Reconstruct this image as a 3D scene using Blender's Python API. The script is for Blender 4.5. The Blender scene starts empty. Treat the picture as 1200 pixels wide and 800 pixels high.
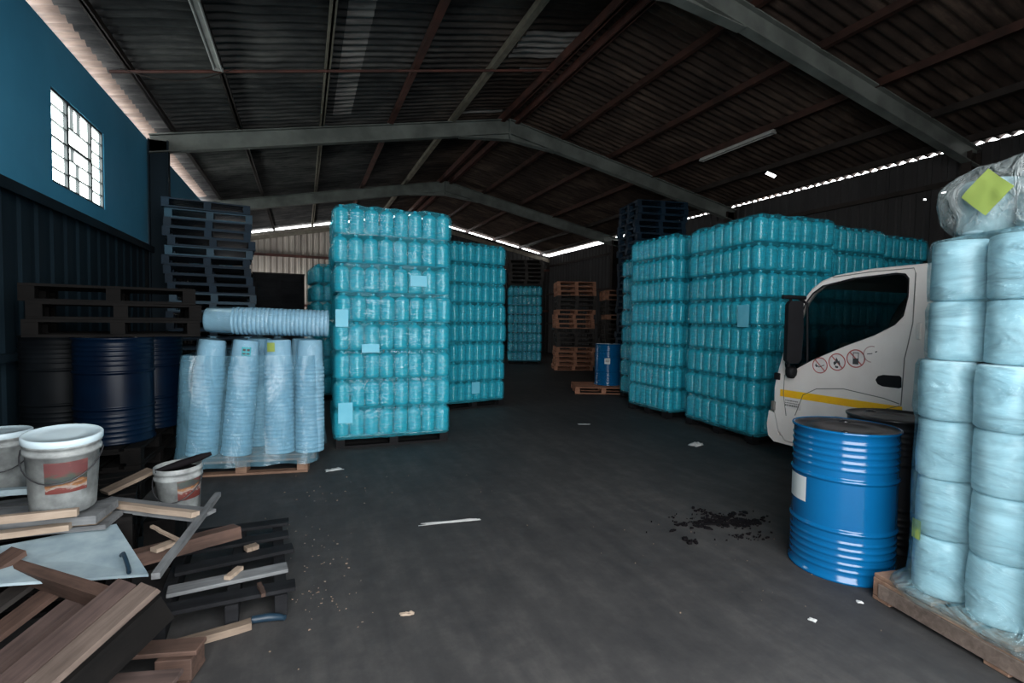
import bpy, math, random
from mathutils import Vector, Matrix, Euler, noise, geometry

SC = bpy.context.scene
COL = SC.collection
PI = math.pi

# ------------------------------------------------------------------ camera
cam_d = bpy.data.cameras.new('camera')
cam = bpy.data.objects.new('camera', cam_d)
COL.objects.link(cam)
YAW, PITCH, ROLL = 0.393, 0.0416, 0.0144
fw = Vector((math.sin(YAW)*math.cos(PITCH), math.cos(YAW)*math.cos(PITCH), -math.sin(PITCH)))
rt = Vector((math.cos(YAW), -math.sin(YAW), 0.0))
up = rt.cross(fw)
rt, up = rt*math.cos(ROLL)+up*math.sin(ROLL), up*math.cos(ROLL)-rt*math.sin(ROLL)
M = Matrix((rt, up, -fw)).transposed().to_4x4()
M.translation = Vector((0, 0, 1.52))
cam.matrix_world = M
cam_d.sensor_width = 36.0
cam_d.lens = 590.0/1200.0*36.0
cam_d.clip_start = 0.02
cam_d.clip_end = 300
SC.camera = cam

# ------------------------------------------------------------------ light and exposure
SC.view_settings.view_transform = 'Standard'
SC.view_settings.look = 'None'
SC.view_settings.gamma = 1.0
SC.view_settings.use_curve_mapping = False
SC.view_settings.exposure = 0.42
world = bpy.data.worlds.new('overcast_sky')
SC.world = world
world.use_nodes = True
bg = world.node_tree.nodes['Background']
bg.inputs[0].default_value = (0.97, 0.985, 1.0, 1)
bg.inputs[1].default_value = 7.5
try:
    SC.cycles.use_denoising = True
    SC.cycles.max_bounces = 9
    SC.cycles.diffuse_bounces = 5
    SC.cycles.glossy_bounces = 4
    SC.cycles.transparent_max_bounces = 24
    SC.cycles.sample_clamp_indirect = 8
    SC.cycles.caustics_reflective = False
    SC.cycles.caustics_refractive = False
except Exception:
    pass

def portal(name, loc, rot, sx, sy):
    d = bpy.data.lights.new(name, 'AREA')
    d.shape = 'RECTANGLE'
    d.size, d.size_y = sx, sy
    d.cycles.is_portal = True
    o = bpy.data.objects.new(name, d)
    COL.objects.link(o)
    o.location = loc
    o.rotation_euler = rot
    return o

# building dimensions (metres)
XL, XR, XM = -2.5, 11.0, 4.25
YF, YB = -0.6, 22.0
EZ, RZ = 4.76, 6.12
KS = (RZ-EZ)/(XR-XM)
DOOR = (-1.3, 2.9, 4.4)            # x0, x1, height of the open doorway behind the camera
portal('doorway_daylight', ((DOOR[0]+DOOR[1])/2, YF-0.02, DOOR[2]/2), (PI/2, 0, 0), DOOR[1]-DOOR[0], DOOR[2])   # faces +y
portal('window_daylight', (XL-0.06, 7.78, 3.46), (PI/2, 0, -PI/2), 1.55, 1.02)
portal('side_door_daylight', (XL-0.06, 20.6, 1.15), (PI/2, 0, -PI/2), 2.4, 2.3)

def roof_z(x):
    return RZ - KS*abs(x-XM)

# ------------------------------------------------------------------ material helpers
def new_mat(name):
    m = bpy.data.materials.new(name)
    m.use_nodes = True
    nt = m.node_tree
    return m, nt, nt.nodes['Principled BSDF']

def N(nt, t, **kw):
    n = nt.nodes.new(t)
    for k, v in kw.items():
        setattr(n, k, v)
    return n

def L(nt, a, b):
    nt.links.new(a, b)

def c4(c):
    return (c[0], c[1], c[2], 1.0)

def ramp(nt, fac, stops):
    r = N(nt, 'ShaderNodeValToRGB')
    e = r.color_ramp.elements
    e[0].position, e[0].color = stops[0][0], c4(stops[0][1])
    e[1].position, e[1].color = stops[-1][0], c4(stops[-1][1])
    for p, c in stops[1:-1]:
        q = e.new(p)
        q.color = c4(c)
    L(nt, fac, r.inputs[0])
    return r.outputs[0]

def coords(nt, scale=(1, 1, 1), kind='Object', rnd=0.0):
    tc = N(nt, 'ShaderNodeTexCoord')
    mp = N(nt, 'ShaderNodeMapping')
    mp.inputs['Scale'].default_value = scale
    L(nt, tc.outputs[kind], mp.inputs[0])
    if rnd:
        oi = N(nt, 'ShaderNodeObjectInfo')
        mu = N(nt, 'ShaderNodeMath', operation='MULTIPLY')
        mu.inputs[1].default_value = rnd
        L(nt, oi.outputs['Random'], mu.inputs[0])
        cb = N(nt, 'ShaderNodeCombineXYZ')
        L(nt, mu.outputs[0], cb.inputs[0]); L(nt, mu.outputs[0], cb.inputs[1])
        L(nt, cb.outputs[0], mp.inputs['Location'])
    return mp.outputs[0]

def noise_tex(nt, vec, scale, detail=4.0, rough=0.55, dist=0.0):
    n = N(nt, 'ShaderNodeTexNoise')
    n.inputs['Scale'].default_value = scale
    n.inputs['Detail'].default_value = detail
    n.inputs['Roughness'].default_value = rough
    n.inputs['Distortion'].default_value = dist
    L(nt, vec, n.inputs['Vector'])
    return n.outputs['Fac']

def bump(nt, bsdf, height, strength=0.3, dist=0.01):
    b = N(nt, 'ShaderNodeBump')
    b.inputs['Strength'].default_value = strength
    b.inputs['Distance'].default_value = dist
    L(nt, height, b.inputs['Height'])
    L(nt, b.outputs[0], bsdf.inputs['Normal'])

def plain(name, c, rough=0.5, metal=0.0, c2=None, scale=6.0, b=0.0, stretch=(1, 1, 1), spec=0.5, rnd=0.0, lo=0.35, hi=0.68):
    m, nt, p = new_mat(name)
    p.inputs['Roughness'].default_value = rough
    p.inputs['Metallic'].default_value = metal
    p.inputs['Specular IOR Level'].default_value = spec
    if c2 is None:
        c2 = tuple(x*0.75 for x in c)
    v = coords(nt, stretch, rnd=rnd)
    f = noise_tex(nt, v, scale)
    L(nt, ramp(nt, f, [(lo, c2), (hi, c)]), p.inputs['Base Color'])
    if b:
        bump(nt, p, noise_tex(nt, v, scale*5), b, 0.005)
    return m

def wood(name, c, c2, rough=0.75, grain=(1.2, 14, 14), rnd=7.0, spec=0.3):
    m, nt, p = new_mat(name)
    p.inputs['Roughness'].default_value = rough
    p.inputs['Specular IOR Level'].default_value = spec
    v = coords(nt, grain, rnd=rnd)
    f = noise_tex(nt, v, 2.2, 6.0, 0.65, 0.6)
    v2 = coords(nt, (1, 1, 1), rnd=rnd)
    g = noise_tex(nt, v2, 5.0, 3.0)
    mx = N(nt, 'ShaderNodeMath', operation='ADD')
    L(nt, f, mx.inputs[0]); L(nt, g, mx.inputs[1])
    hf = N(nt, 'ShaderNodeMath', operation='MULTIPLY'); hf.inputs[1].default_value = 0.5
    L(nt, mx.outputs[0], hf.inputs[0])
    L(nt, ramp(nt, hf.outputs[0], [(0.34, c2), (0.5, tuple((a+b)/2 for a, b in zip(c, c2))), (0.66, c)]), p.inputs['Base Color'])
    bump(nt, p, f, 0.35, 0.004)
    return m

def film(name, tint, cover, cov_lo, cov_hi, rough=0.14, wr=(3, 3, 9), wscale=5.0, bs=0.6, spec=0.6, ribs=0.0, bd=0.03):
    """clear plastic film: mostly see-through, with glossy wrinkles"""
    m, nt, p = new_mat(name)
    p.inputs['Base Color'].default_value = c4(cover)
    p.inputs['Roughness'].default_value = rough
    p.inputs['Specular IOR Level'].default_value = spec
    tr = N(nt, 'ShaderNodeBsdfTransparent')
    tr.inputs[0].default_value = c4(tint)
    v = coords(nt, wr, rnd=11.0)
    f = noise_tex(nt, v, wscale, 5.0, 0.62, 1.6)
    mr = N(nt, 'ShaderNodeMapRange')
    mr.inputs['From Min'].default_value = 0.32
    mr.inputs['From Max'].default_value = 0.72
    mr.inputs['To Min'].default_value = cov_lo
    mr.inputs['To Max'].default_value = cov_hi
    L(nt, f, mr.inputs['Value'])
    if ribs:
        sp = N(nt, 'ShaderNodeSeparateXYZ'); L(nt, coords(nt), sp.inputs[0])
        k = N(nt, 'ShaderNodeMath', operation='MULTIPLY'); k.inputs[1].default_value = 2*PI/0.030; L(nt, sp.outputs['Z'], k.inputs[0])
        sn = N(nt, 'ShaderNodeMath', operation='SINE'); L(nt, k.outputs[0], sn.inputs[0])
        k2 = N(nt, 'ShaderNodeMath', operation='MULTIPLY_ADD'); k2.inputs[1].default_value = ribs; L(nt, sn.outputs[0], k2.inputs[0]); L(nt, f, k2.inputs[2])
        bump(nt, p, k2.outputs[0], bs, bd)
    else:
        bump(nt, p, f, bs, bd)
    mx = N(nt, 'ShaderNodeMixShader')
    L(nt, mr.outputs[0], mx.inputs[0])
    L(nt, tr.outputs[0], mx.inputs[1]); L(nt, p.outputs[0], mx.inputs[2])
    L(nt, mx.outputs[0], nt.nodes['Material Output'].inputs['Surface'])
    return m

MT = {}
MT['floor'] = None
m, nt, p = new_mat('sooty_concrete')
v = coords(nt)
f1 = noise_tex(nt, v, 0.55, 6.0, 0.6, 0.4)
f2 = noise_tex(nt, v, 7.0, 6.0, 0.7)
f3 = noise_tex(nt, coords(nt, (5, 0.9, 1)), 1.4, 5.0, 0.6)
ad = N(nt, 'ShaderNodeMath', operation='ADD'); L(nt, f1, ad.inputs[0]); L(nt, f2, ad.inputs[1])
ad2 = N(nt, 'ShaderNodeMath', operation='ADD'); L(nt, ad.outputs[0], ad2.inputs[0]); L(nt, f3, ad2.inputs[1])
dv = N(nt, 'ShaderNodeMath', operation='DIVIDE'); dv.inputs[1].default_value = 3.0; L(nt, ad2.outputs[0], dv.inputs[0])
L(nt, ramp(nt, dv.outputs[0], [(0.36, (0.020, 0.020, 0.021)), (0.5, (0.036, 0.035, 0.035)), (0.66, (0.066, 0.063, 0.06))]), p.inputs['Base Color'])
p.inputs['Roughness'].default_value = 0.72
p.inputs['Specular IOR Level'].default_value = 0.35
bump(nt, p, f2, 0.25, 0.008)
MT['floor'] = m

# roof sheets: sooty fibre cement with paler sheets and stains
m, nt, p = new_mat('sooty_roof_sheet')
p.inputs['Roughness'].default_value = 0.8
p.inputs['Specular IOR Level'].default_value = 0.25
v = coords(nt)
streak = noise_tex(nt, coords(nt, (0.7, 5.5, 0.7)), 1.6, 6.0, 0.7)
blot = noise_tex(nt, v, 0.8, 5.0, 0.6, 0.5)
ad = N(nt, 'ShaderNodeMath', operation='ADD'); L(nt, streak, ad.inputs[0]); L(nt, blot, ad.inputs[1])
hf = N(nt, 'ShaderNodeMath', operation='MULTIPLY'); hf.inputs[1].default_value = 0.5; L(nt, ad.outputs[0], hf.inputs[0])
left = ramp(nt, hf.outputs[0], [(0.36, (0.020, 0.021, 0.022)), (0.5, (0.06, 0.059, 0.058)), (0.68, (0.16, 0.153, 0.142))])
right = ramp(nt, hf.outputs[0], [(0.36, (0.016, 0.011, 0.009)), (0.5, (0.046, 0.031, 0.024)), (0.68, (0.14, 0.097, 0.072))])
sx = N(nt, 'ShaderNodeSeparateXYZ'); L(nt, v, sx.inputs[0])
mr = N(nt, 'ShaderNodeMapRange')
mr.inputs['From Min'].default_value = 1.2; mr.inputs['From Max'].default_value = 4.0
L(nt, sx.outputs['X'], mr.inputs['Value'])
mx = N(nt, 'ShaderNodeMix', data_type='RGBA')
L(nt, mr.outputs[0], mx.inputs[0]); L(nt, left, mx.inputs[6]); L(nt, right, mx.inputs[7])
L(nt, mx.outputs[2], p.inputs['Base Color'])
MT['roof'] = m

MT['roof_pale'] = plain('pale_roof_sheet', (0.40, 0.37, 0.34), 0.8, 0, (0.12, 0.115, 0.11), 2.0, stretch=(0.8, 5, 1))
MT['eave_lit_tone'] = plain('eave_lit_tone_sheet', (0.20, 0.145, 0.115), 0.8, 0, (0.10, 0.07, 0.055), 3.0, stretch=(0.8, 5, 1))  # peach tone paints ground-bounced sunlight onto the overhang underside
MT['flare_wall'] = plain('flare_tinted_sheet', (0.075, 0.36, 0.57), 0.6, 0, (0.055, 0.29, 0.47), 0.7, spec=0.3)  # blue of the lens flare put into the wall colour
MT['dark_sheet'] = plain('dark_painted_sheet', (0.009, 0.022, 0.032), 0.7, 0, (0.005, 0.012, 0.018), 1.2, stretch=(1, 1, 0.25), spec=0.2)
MT['brown_sheet'] = plain('dark_brown_sheet', (0.030, 0.027, 0.026), 0.7, 0, (0.016, 0.014, 0.014), 1.2, stretch=(1, 1, 0.25))
MT['pale_sheet'] = plain('pale_weathered_sheet', (0.56, 0.50, 0.43), 0.75, 0, (0.36, 0.31, 0.27), 1.6, stretch=(1, 1, 0.3))
MT['grey_steel'] = plain('grey_green_painted_steel', (0.155, 0.172, 0.155), 0.65, 0, (0.085, 0.095, 0.085), 2.2, spec=0.3)
MT['rust_steel'] = plain('red_oxide_steel', (0.11, 0.037, 0.025), 0.7, 0, (0.05, 0.02, 0.015), 3.0)
MT['dark_steel'] = plain('dark_steel', (0.034, 0.026, 0.022), 0.7, 0, (0.016, 0.012, 0.010), 3.0, spec=0.2)
MT['roof_rust'] = plain('dark_rust_steel', (0.06, 0.026, 0.019), 0.75, 0, (0.025, 0.013, 0.010), 3.0, spec=0.2)
MT['pale_timber'] = wood('pale_purlin_timber', (0.27, 0.245, 0.19), (0.13, 0.11, 0.085), grain=(14, 1.2, 14))
MT['frame_steel'] = plain('window_frame_steel', (0.05, 0.055, 0.06), 0.5)
MT['black_plastic'] = plain('black_plastic', (0.008, 0.008, 0.009), 0.7, spec=0.15)
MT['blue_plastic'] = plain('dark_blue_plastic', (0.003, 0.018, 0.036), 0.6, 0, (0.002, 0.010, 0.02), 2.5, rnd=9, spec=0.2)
MT['teal_plastic'] = plain('blue_green_plastic', (0.006, 0.05, 0.085), 0.5, 0, (0.004, 0.026, 0.045), 2.5, rnd=9, spec=0.25)
MT['dark_wood'] = wood('dark_weathered_wood', (0.042, 0.036, 0.032), (0.014, 0.012, 0.011))
MT['black_wood'] = wood('blackened_wood', (0.015, 0.016, 0.018), (0.005, 0.005, 0.006), spec=0.12)
MT['shade_dark_wood'] = wood('shade_dark_wood', (0.009, 0.008, 0.0075), (0.0035, 0.0035, 0.0035), spec=0.08)  # shade of the dim left side put into the wood colour
MT['brown_wood'] = wood('brown_weathered_wood', (0.105, 0.062, 0.047), (0.028, 0.017, 0.013))
MT['purple_wood'] = wood('greyish_brown_wood', (0.115, 0.078, 0.068), (0.04, 0.027, 0.024))
MT['tan_wood'] = wood('tan_weathered_wood', (0.235, 0.18, 0.135), (0.08, 0.058, 0.044))
MT['pale_wood'] = wood('pale_raw_wood', (0.40, 0.32, 0.25), (0.20, 0.15, 0.11))
MT['grey_wood'] = wood('grey_weathered_wood', (0.20, 0.21, 0.215), (0.07, 0.072, 0.076))
MT['pallet_wood'] = wood('pallet_pine', (0.30, 0.19, 0.13), (0.12, 0.065, 0.045))
MT['orange_wood'] = wood('orange_pallet_wood', (0.42, 0.20, 0.12), (0.17, 0.075, 0.045))
MT['white_board'] = plain('white_faced_board', (0.31, 0.39, 0.42), 0.5, 0, (0.19, 0.26, 0.30), 7.0, b=0.1)
MT['worn_wood'] = wood('worn_grey_brown_wood', (0.17, 0.13, 0.108), (0.055, 0.04, 0.033))
MT['drum_blue'] = plain('blue_drum_paint', (0.003, 0.105, 0.27), 0.15, 0, (0.002, 0.085, 0.225), 1.5, spec=0.6)
MT['drum_shade_blue'] = plain('shade_toned_drum_paint', (0.001, 0.008, 0.022), 0.32, 0, (0.001, 0.004, 0.012), 2.0, spec=0.2)  # blue drum darkened in its colour to stand in for shade
MT['drum_dark'] = plain('dark_drum_paint', (0.006, 0.008, 0.010), 0.5, 0, (0.003, 0.004, 0.005), 2.0, spec=0.1)
MT['drum_black'] = plain('black_drum_paint', (0.02, 0.022, 0.025), 0.3, 0, (0.012, 0.012, 0.014), 2.0, spec=0.6)
MT['drum_lid'] = plain('grimy_drum_lid', (0.09, 0.085, 0.085), 0.35, 0.3, (0.03, 0.028, 0.03), 9.0)
MT['white_label'] = plain('white_paper', (0.62, 0.66, 0.65), 0.7, 0, (0.54, 0.58, 0.58), 4)
MT['grey_print'] = plain('grey_print', (0.16, 0.17, 0.18), 0.7)
MT['pail_white'] = plain('white_pail_plastic', (0.36, 0.42, 0.43), 0.42, 0, (0.26, 0.30, 0.30), 5, rnd=5)
MT['pail_lid'] = plain('pale_blue_white_lid', (0.56, 0.68, 0.73), 0.35, 0, (0.48, 0.60, 0.65), 5)
MT['pail_dirty'] = plain('dirty_white_pail', (0.33, 0.355, 0.35), 0.5, 0, (0.15, 0.16, 0.16), 12, rnd=3)
MT['wire'] = plain('bail_wire', (0.07, 0.07, 0.075), 0.4, 0.6)
MT['black_grease'] = plain('black_residue', (0.006, 0.005, 0.006), 0.8, spec=0.08)
MT['nest_white'] = plain('nested_white_bucket', (0.34, 0.53, 0.65), 0.35, 0, (0.27, 0.46, 0.58), 4, rnd=5)
MT['bundle_white'] = plain('bagged_white_bundle', (0.42, 0.565, 0.61), 0.3, 0, (0.34, 0.50, 0.555), 5, b=0.1, rnd=7)
MT['yellow'] = plain('yellow_reflective_tape', (0.95, 0.56, 0.01), 0.4, 0, (0.92, 0.48, 0.01), 5)
MT['truck_white'] = plain('white_truck_paint', (0.80, 0.755, 0.72), 0.3, 0, (0.72, 0.66, 0.62), 2.5, spec=0.5)
MT['rubber'] = plain('black_rubber', (0.010, 0.010, 0.012), 0.6, spec=0.2)
MT['cab_trim'] = plain('grey_cab_interior', (0.17, 0.165, 0.15), 0.6)
MT['cab_dark'] = plain('dark_cab_interior', (0.03, 0.032, 0.034), 0.8)
MT['red_ring'] = plain('red_sign_ink', (0.50, 0.13, 0.12), 0.6)
MT['pink_ring'] = plain('faded_sign_ink', (0.58, 0.40, 0.38), 0.6)
MT['ink'] = plain('dark_sign_ink', (0.05, 0.05, 0.055), 0.6)
MT['sign_white'] = plain('sign_white', (0.80, 0.75, 0.73), 0.5)
MT['green_sticker'] = plain('yellow_green_sticker', (0.30, 0.39, 0.09), 0.6, 0, (0.24, 0.33, 0.07), 5)
MT['teal_sticker'] = plain('teal_sticker', (0.02, 0.36, 0.42), 0.5)
MT['scrap_white'] = plain('white_scrap', (0.62, 0.63, 0.62), 0.5)
MT['pale_sheet_slip'] = plain('pale_blue_slip', (0.16, 0.56, 0.71), 0.5, 0, (0.12, 0.50, 0.66), 5)
MT['navy_tube'] = plain('dark_blue_plastic_tube', (0.012, 0.03, 0.05), 0.35)
MT['lamp_white'] = plain('unlit_lamp_tube', (0.42, 0.42, 0.40), 0.4)
MT['white_metal'] = plain('white_enamel', (0.34, 0.34, 0.32), 0.5)

# translucent blue PET bottles
m, nt, p = new_mat('blue_pet_bottle')
p.inputs['Base Color'].default_value = (0.032, 0.50, 0.64, 1)
p.inputs['Roughness'].default_value = 0.10
p.inputs['Specular IOR Level'].default_value = 1.0
tl = N(nt, 'ShaderNodeBsdfTranslucent'); tl.inputs[0].default_value = (0.10, 0.62, 0.74, 1)
mx = N(nt, 'ShaderNodeMixShader'); mx.inputs[0].default_value = 0.22
L(nt, p.outputs[0], mx.inputs[1]); L(nt, tl.outputs[0], mx.inputs[2])
L(nt, mx.outputs[0], nt.nodes['Material Output'].inputs['Surface'])
MT['bottle'] = m
MT['tray'] = plain('blue_layer_sheet', (0.03, 0.36, 0.46), 0.5)
MT['film_blue'] = film('stretch_film_over_bottles', (0.82, 0.98, 1.0), (0.05, 0.49, 0.63), 0.14, 0.50, 0.10, (1.6, 1.6, 5), 2.6, 0.5, 1.0, ribs=0.055, bd=0.03)
MT['film_clear'] = film('clear_bag_film', (0.92, 0.98, 1.0), (0.30, 0.50, 0.60), 0.03, 0.26, 0.12, (2.2, 2.2, 1.2), 2.6, 0.7, 1.0, bd=0.05)
MT['film_sheet'] = film('loose_clear_sheet', (0.92, 0.98, 1.0), (0.20, 0.42, 0.54), 0.12, 0.46, 0.12, (1.6, 1.6, 0.7), 2.6, 0.6, 0.9)
MT['film_load'] = film('stretch_film_over_bundles', (0.88, 0.975, 1.0), (0.24, 0.45, 0.52), 0.10, 0.55, 0.08, (0.9, 0.9, 3.6), 2.6, 1.0, 1.0, bd=0.12)
MT['bag'] = film('crumpled_clear_bag', (0.94, 0.98, 0.98), (0.46, 0.52, 0.52), 0.2, 0.6, 0.15, (2, 2, 2), 3.0, 1.0, 1.0, bd=0.08)
m = film('grimy_window_pane', (0.95, 1.0, 0.97), (0.5, 0.6, 0.55), 0.02, 0.12, 0.1, (1, 1, 1), 3.0, 0.0)
MT['pane'] = m
MT['cab_glass'] = film('tinted_cab_glass', (0.30, 0.36, 0.36), (0.005, 0.007, 0.008), 0.10, 0.14, 0.04, (1, 1, 1), 1.0, 0.0, 0.6)

# printed label on the pails: patches of red, orange, green and dark
m, nt, p = new_mat('printed_pail_label')
v = coords(nt)
sp = N(nt, 'ShaderNodeSeparateXYZ'); L(nt, v, sp.inputs[0])
f = noise_tex(nt, coords(nt, (1, 1, 2.5), rnd=3), 14, 4, 0.65, 0.6)
ma = N(nt, 'ShaderNodeMath', operation='MULTIPLY_ADD'); ma.inputs[1].default_value = 0.11; L(nt, f, ma.inputs[0]); L(nt, sp.outputs['Z'], ma.inputs[2])
mr = N(nt, 'ShaderNodeMapRange'); mr.inputs['From Min'].default_value = 0.16; mr.inputs['From Max'].default_value = 0.33; L(nt, ma.outputs[0], mr.inputs['Value'])
L(nt, ramp(nt, mr.outputs[0], [(0.0, (0.11, 0.024, 0.02)), (0.18, (0.13, 0.03, 0.024)), (0.24, (0.26, 0.24, 0.22)), (0.34, (0.22, 0.09, 0.025)), (0.46, (0.035, 0.04, 0.045)), (0.56, (0.045, 0.06, 0.045)), (0.66, (0.11, 0.035, 0.035)), (0.9, (0.10, 0.034, 0.034)), (1.0, (0.15, 0.055, 0.05))]), p.inputs['Base Color'])
p.inputs['Roughness'].default_value = 0.5
MT['print'] = m

# ------------------------------------------------------------------ mesh helpers
class MB:
    def __init__(self):
        self.v, self.f, self.s, self.m = [], [], [], []
    def add(self, vs, fs, smooth=False, mi=0):
        b = len(self.v)
        self.v += [tuple(x) for x in vs]
        for q in fs:
            self.f.append(tuple(i+b for i in q)); self.s.append(smooth); self.m.append(mi)
        return self
    def box(self, c, s, mat=None, mi=0, ch=0.0):
        x, y, z = s[0]/2, s[1]/2, s[2]/2
        if ch <= 0:
            vs = [(sx*x, sy*y, sz*z) for sx in (-1, 1) for sy in (-1, 1) for sz in (-1, 1)]
            fs = [(0, 1, 3, 2), (4, 6, 7, 5), (0, 4, 5, 1), (2, 3, 7, 6), (0, 2, 6, 4), (1, 5, 7, 3)]
        else:
            ch = min(ch, x*0.8, y*0.8, z*0.8)
            vs, fs = [], []
            for zz, ins in ((-z, ch), (-z+ch, 0), (z-ch, 0), (z, ch)):
                a, b = x-ins, y-ins
                for px, py in ((-a+(ch if ins == 0 else 0), -b), (a-(ch if ins == 0 else 0), -b), (a, -b+(ch if ins == 0 else 0)), (a, b-(ch if ins == 0 else 0)), (a-(ch if ins == 0 else 0), b), (-a+(ch if ins == 0 else 0), b), (-a, b-(ch if ins == 0 else 0)), (-a, -b+(ch if ins == 0 else 0))):
                    vs.append((px, py, zz))
            fs.append(tuple(reversed(range(8)))); fs.append(tuple(range(24, 32)))
            for k in range(3):
                for j in range(8):
                    fs.append((k*8+j, k*8+(j+1) % 8, (k+1)*8+(j+1) % 8, (k+1)*8+j))
        R = mat if mat is not None else Matrix.Identity(3)
        C0 = Vector(c)
        return self.add([C0+R@Vector(q) for q in vs], fs, False, mi)
    def tube(self, pts, r, n=8, mi=0, caps=True, smooth=True):
        pts = [Vector(q) for q in pts]
        rr = r if isinstance(r, (list, tuple)) else [r]*len(pts)
        vs, fs = [], []
        ref = Vector((0, 0, 1))
        for i, q in enumerate(pts):
            t = (pts[min(i+1, len(pts)-1)]-pts[max(i-1, 0)]).normalized()
            if abs(t.dot(ref)) > 0.95:
                ref = Vector((1, 0, 0)) if abs(t.x) < 0.9 else Vector((0, 1, 0))
            a = t.cross(ref).normalized(); b = a.cross(t).normalized()
            for k in range(n):
                an = 2*PI*k/n
                vs.append(q+(a*math.cos(an)+b*math.sin(an))*rr[i])
        for i in range(len(pts)-1):
            for k in range(n):
                fs.append((i*n+k, i*n+(k+1) % n, (i+1)*n+(k+1) % n, (i+1)*n+k))
        self.add(vs, fs, smooth, mi)
        if caps:
            self.add(vs[:n], [tuple(range(n))], False, mi)
            self.add(vs[-n:], [tuple(reversed(range(n)))], False, mi)
        return self
    def lathe(self, prof, n=32, mi=0, smooth=True, xf=None, jitter=None):
        vs, fs = [], []
        for (r, z) in prof:
            for k in range(n):
                an = 2*PI*k/n
                rr = r + (jitter(an, z, r) if jitter else 0)
                q = Vector((rr*math.cos(an), rr*math.sin(an), z))
                vs.append(xf@q if xf else q)
        for i in range(len(prof)-1):
            for k in range(n):
                fs.append((i*n+k, i*n+(k+1) % n, (i+1)*n+(k+1) % n, (i+1)*n+k))
        self.add(vs, fs, smooth, mi)
        return self
    def prism(self, poly, t0, t1, fn, mi=0, smooth=False):
        """poly: 2d outline; fn(u, v, t) -> point"""
        n = len(poly)
        vs = [fn(u, v, t0) for u, v in poly]+[fn(u, v, t1) for u, v in poly]
        fs = [tuple(range(n)), tuple(reversed(range(n, 2*n)))]
        for i in range(n):
            j = (i+1) % n
            fs.append((j, i, n+i, n+j))
        return self.add(vs, fs, smooth, mi)
    def grid(self, nu, nv, fn, skip=None, smooth=True, mi=0):
        vs = [fn(i, j) for i in range(nu+1) for j in range(nv+1)]
        fs = []
        for i in range(nu):
            for j in range(nv):
                if skip and skip(i, j):
                    continue
                fs.append((i*(nv+1)+j, (i+1)*(nv+1)+j, (i+1)*(nv+1)+j+1, i*(nv+1)+j+1))
        return self.add(vs, fs, smooth, mi)
    def mesh(self, name, mats):
        me = bpy.data.meshes.new(name)
        me.from_pydata([tuple(q) for q in self.v], [], self.f)
        me.polygons.foreach_set('use_smooth', self.s)
        me.polygons.foreach_set('material_index', self.m)
        for mm in (mats if isinstance(mats, (list, tuple)) else [mats]):
            me.materials.append(mm)
        me.update()
        return me
    def build(self, name, mats, parent=None, loc=None, rot=None, fix=True):
        me = self.mesh(name, mats)
        if fix:
            import bmesh
            bm = bmesh.new(); bm.from_mesh(me)
            bmesh.ops.recalc_face_normals(bm, faces=bm.faces)
            bm.to_mesh(me); bm.free()
        return put(name, me, parent, loc, rot)

def put(name, me, parent=None, loc=None, rot=None):
    o = bpy.data.objects.new(name, me)
    COL.objects.link(o)
    if parent is not None:
        o.parent = parent
    if loc is not None:
        o.location = loc
    if rot is not None:
        o.rotation_euler = rot
    return o

def tag(o, label, cat, group=None, kind=None):
    o['label'] = label; o['category'] = cat
    if group: o['group'] = group
    if kind: o['kind'] = kind
    return o

def thing(name, label, cat, loc=(0, 0, 0), rot=(0, 0, 0), group=None):
    o = bpy.data.objects.new(name, None)
    o.empty_display_size = 0.1
    COL.objects.link(o)
    o.location = loc; o.rotation_euler = rot
    return tag(o, label, cat, group)

def struct(o):
    o['kind'] = 'structure'
    return o

def copy_tree(o, parent=None):
    c = o.copy(); COL.objects.link(c)
    if parent is not None: c.parent = parent
    for ch in list(o.children): copy_tree(ch, c)
    return c

RND = random.Random(7)

# ================================================================== SETTING
# floor
mb = MB(); mb.grid(40, 60, lambda i, j: (XL-0.2+(XR-XL+0.4)*i/40, -9+(YB+9.3)*j/60, 0.0))
struct(mb.build('floor', MT['floor']))

# roof (ceiling): two slopes of corrugated sheet, pale sheets let in, a few broken bits missing
W = 0.177; NV = 8
Y0r, Y1r = YF-0.3, YB+0.25
nyr = int((Y1r-Y0r)/W*NV)
HOLES = [(9.82, 10.10, 8.58, 8.66)]
EAVE = [(-3.0, -2.42, -1.0, 16.0)]
PALE = [(0.52, 0.86, 6.0, 10.35), (3.15, 4.15, 7.15, 8.0), (3.55, 4.15, 8.35, 8.55), (2.9, 4.0, 10.3, 10.45)]
ceil_root = None
mb = MB()
def roof_fn(xs):
    def f(i, j):
        x = xs[i]; y = Y0r+j*W/NV
        lap = 0.012*((i % 3) == 0)
        return (x, y, roof_z(x)+0.026*math.sin(2*PI*y/W)-lap)
    return f
for sgn in (-1, 1):
    far = (XM-XL+0.36) if sgn < 0 else (XR-XM+0.004)
    cuts = sorted(set([0, 0.1, 0.26, 0.5, 0.7, 1.0, 1.11, 1.35, 1.8, 2.4, 3.0, 3.4, 3.73, 4.0, 4.5, 4.75, 5.0, 5.1, 5.35, 5.57, 5.85, 6.3, 6.66, far]))
    cuts = [c for c in cuts if c <= far]
    xs = [XM+sgn*c for c in cuts]
    def hit(i, j, R):
        x = (xs[i]+xs[i+1])/2; y = Y0r+(j+0.5)*W/NV
        return any(a <= x <= b and c <= y <= d for a, b, c, d in R)
    base = len(mb.f)
    mb.grid(len(xs)-1, nyr, roof_fn(xs), skip=lambda i, j: hit(i, j, HOLES))
    # second material on pale sheets
    k = base
    for i in range(len(xs)-1):
        for j in range(nyr):
            if hit(i, j, HOLES): continue
            if hit(i, j, PALE): mb.m[k] = 1
            elif hit(i, j, EAVE): mb.m[k] = 2
            k += 1
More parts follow.
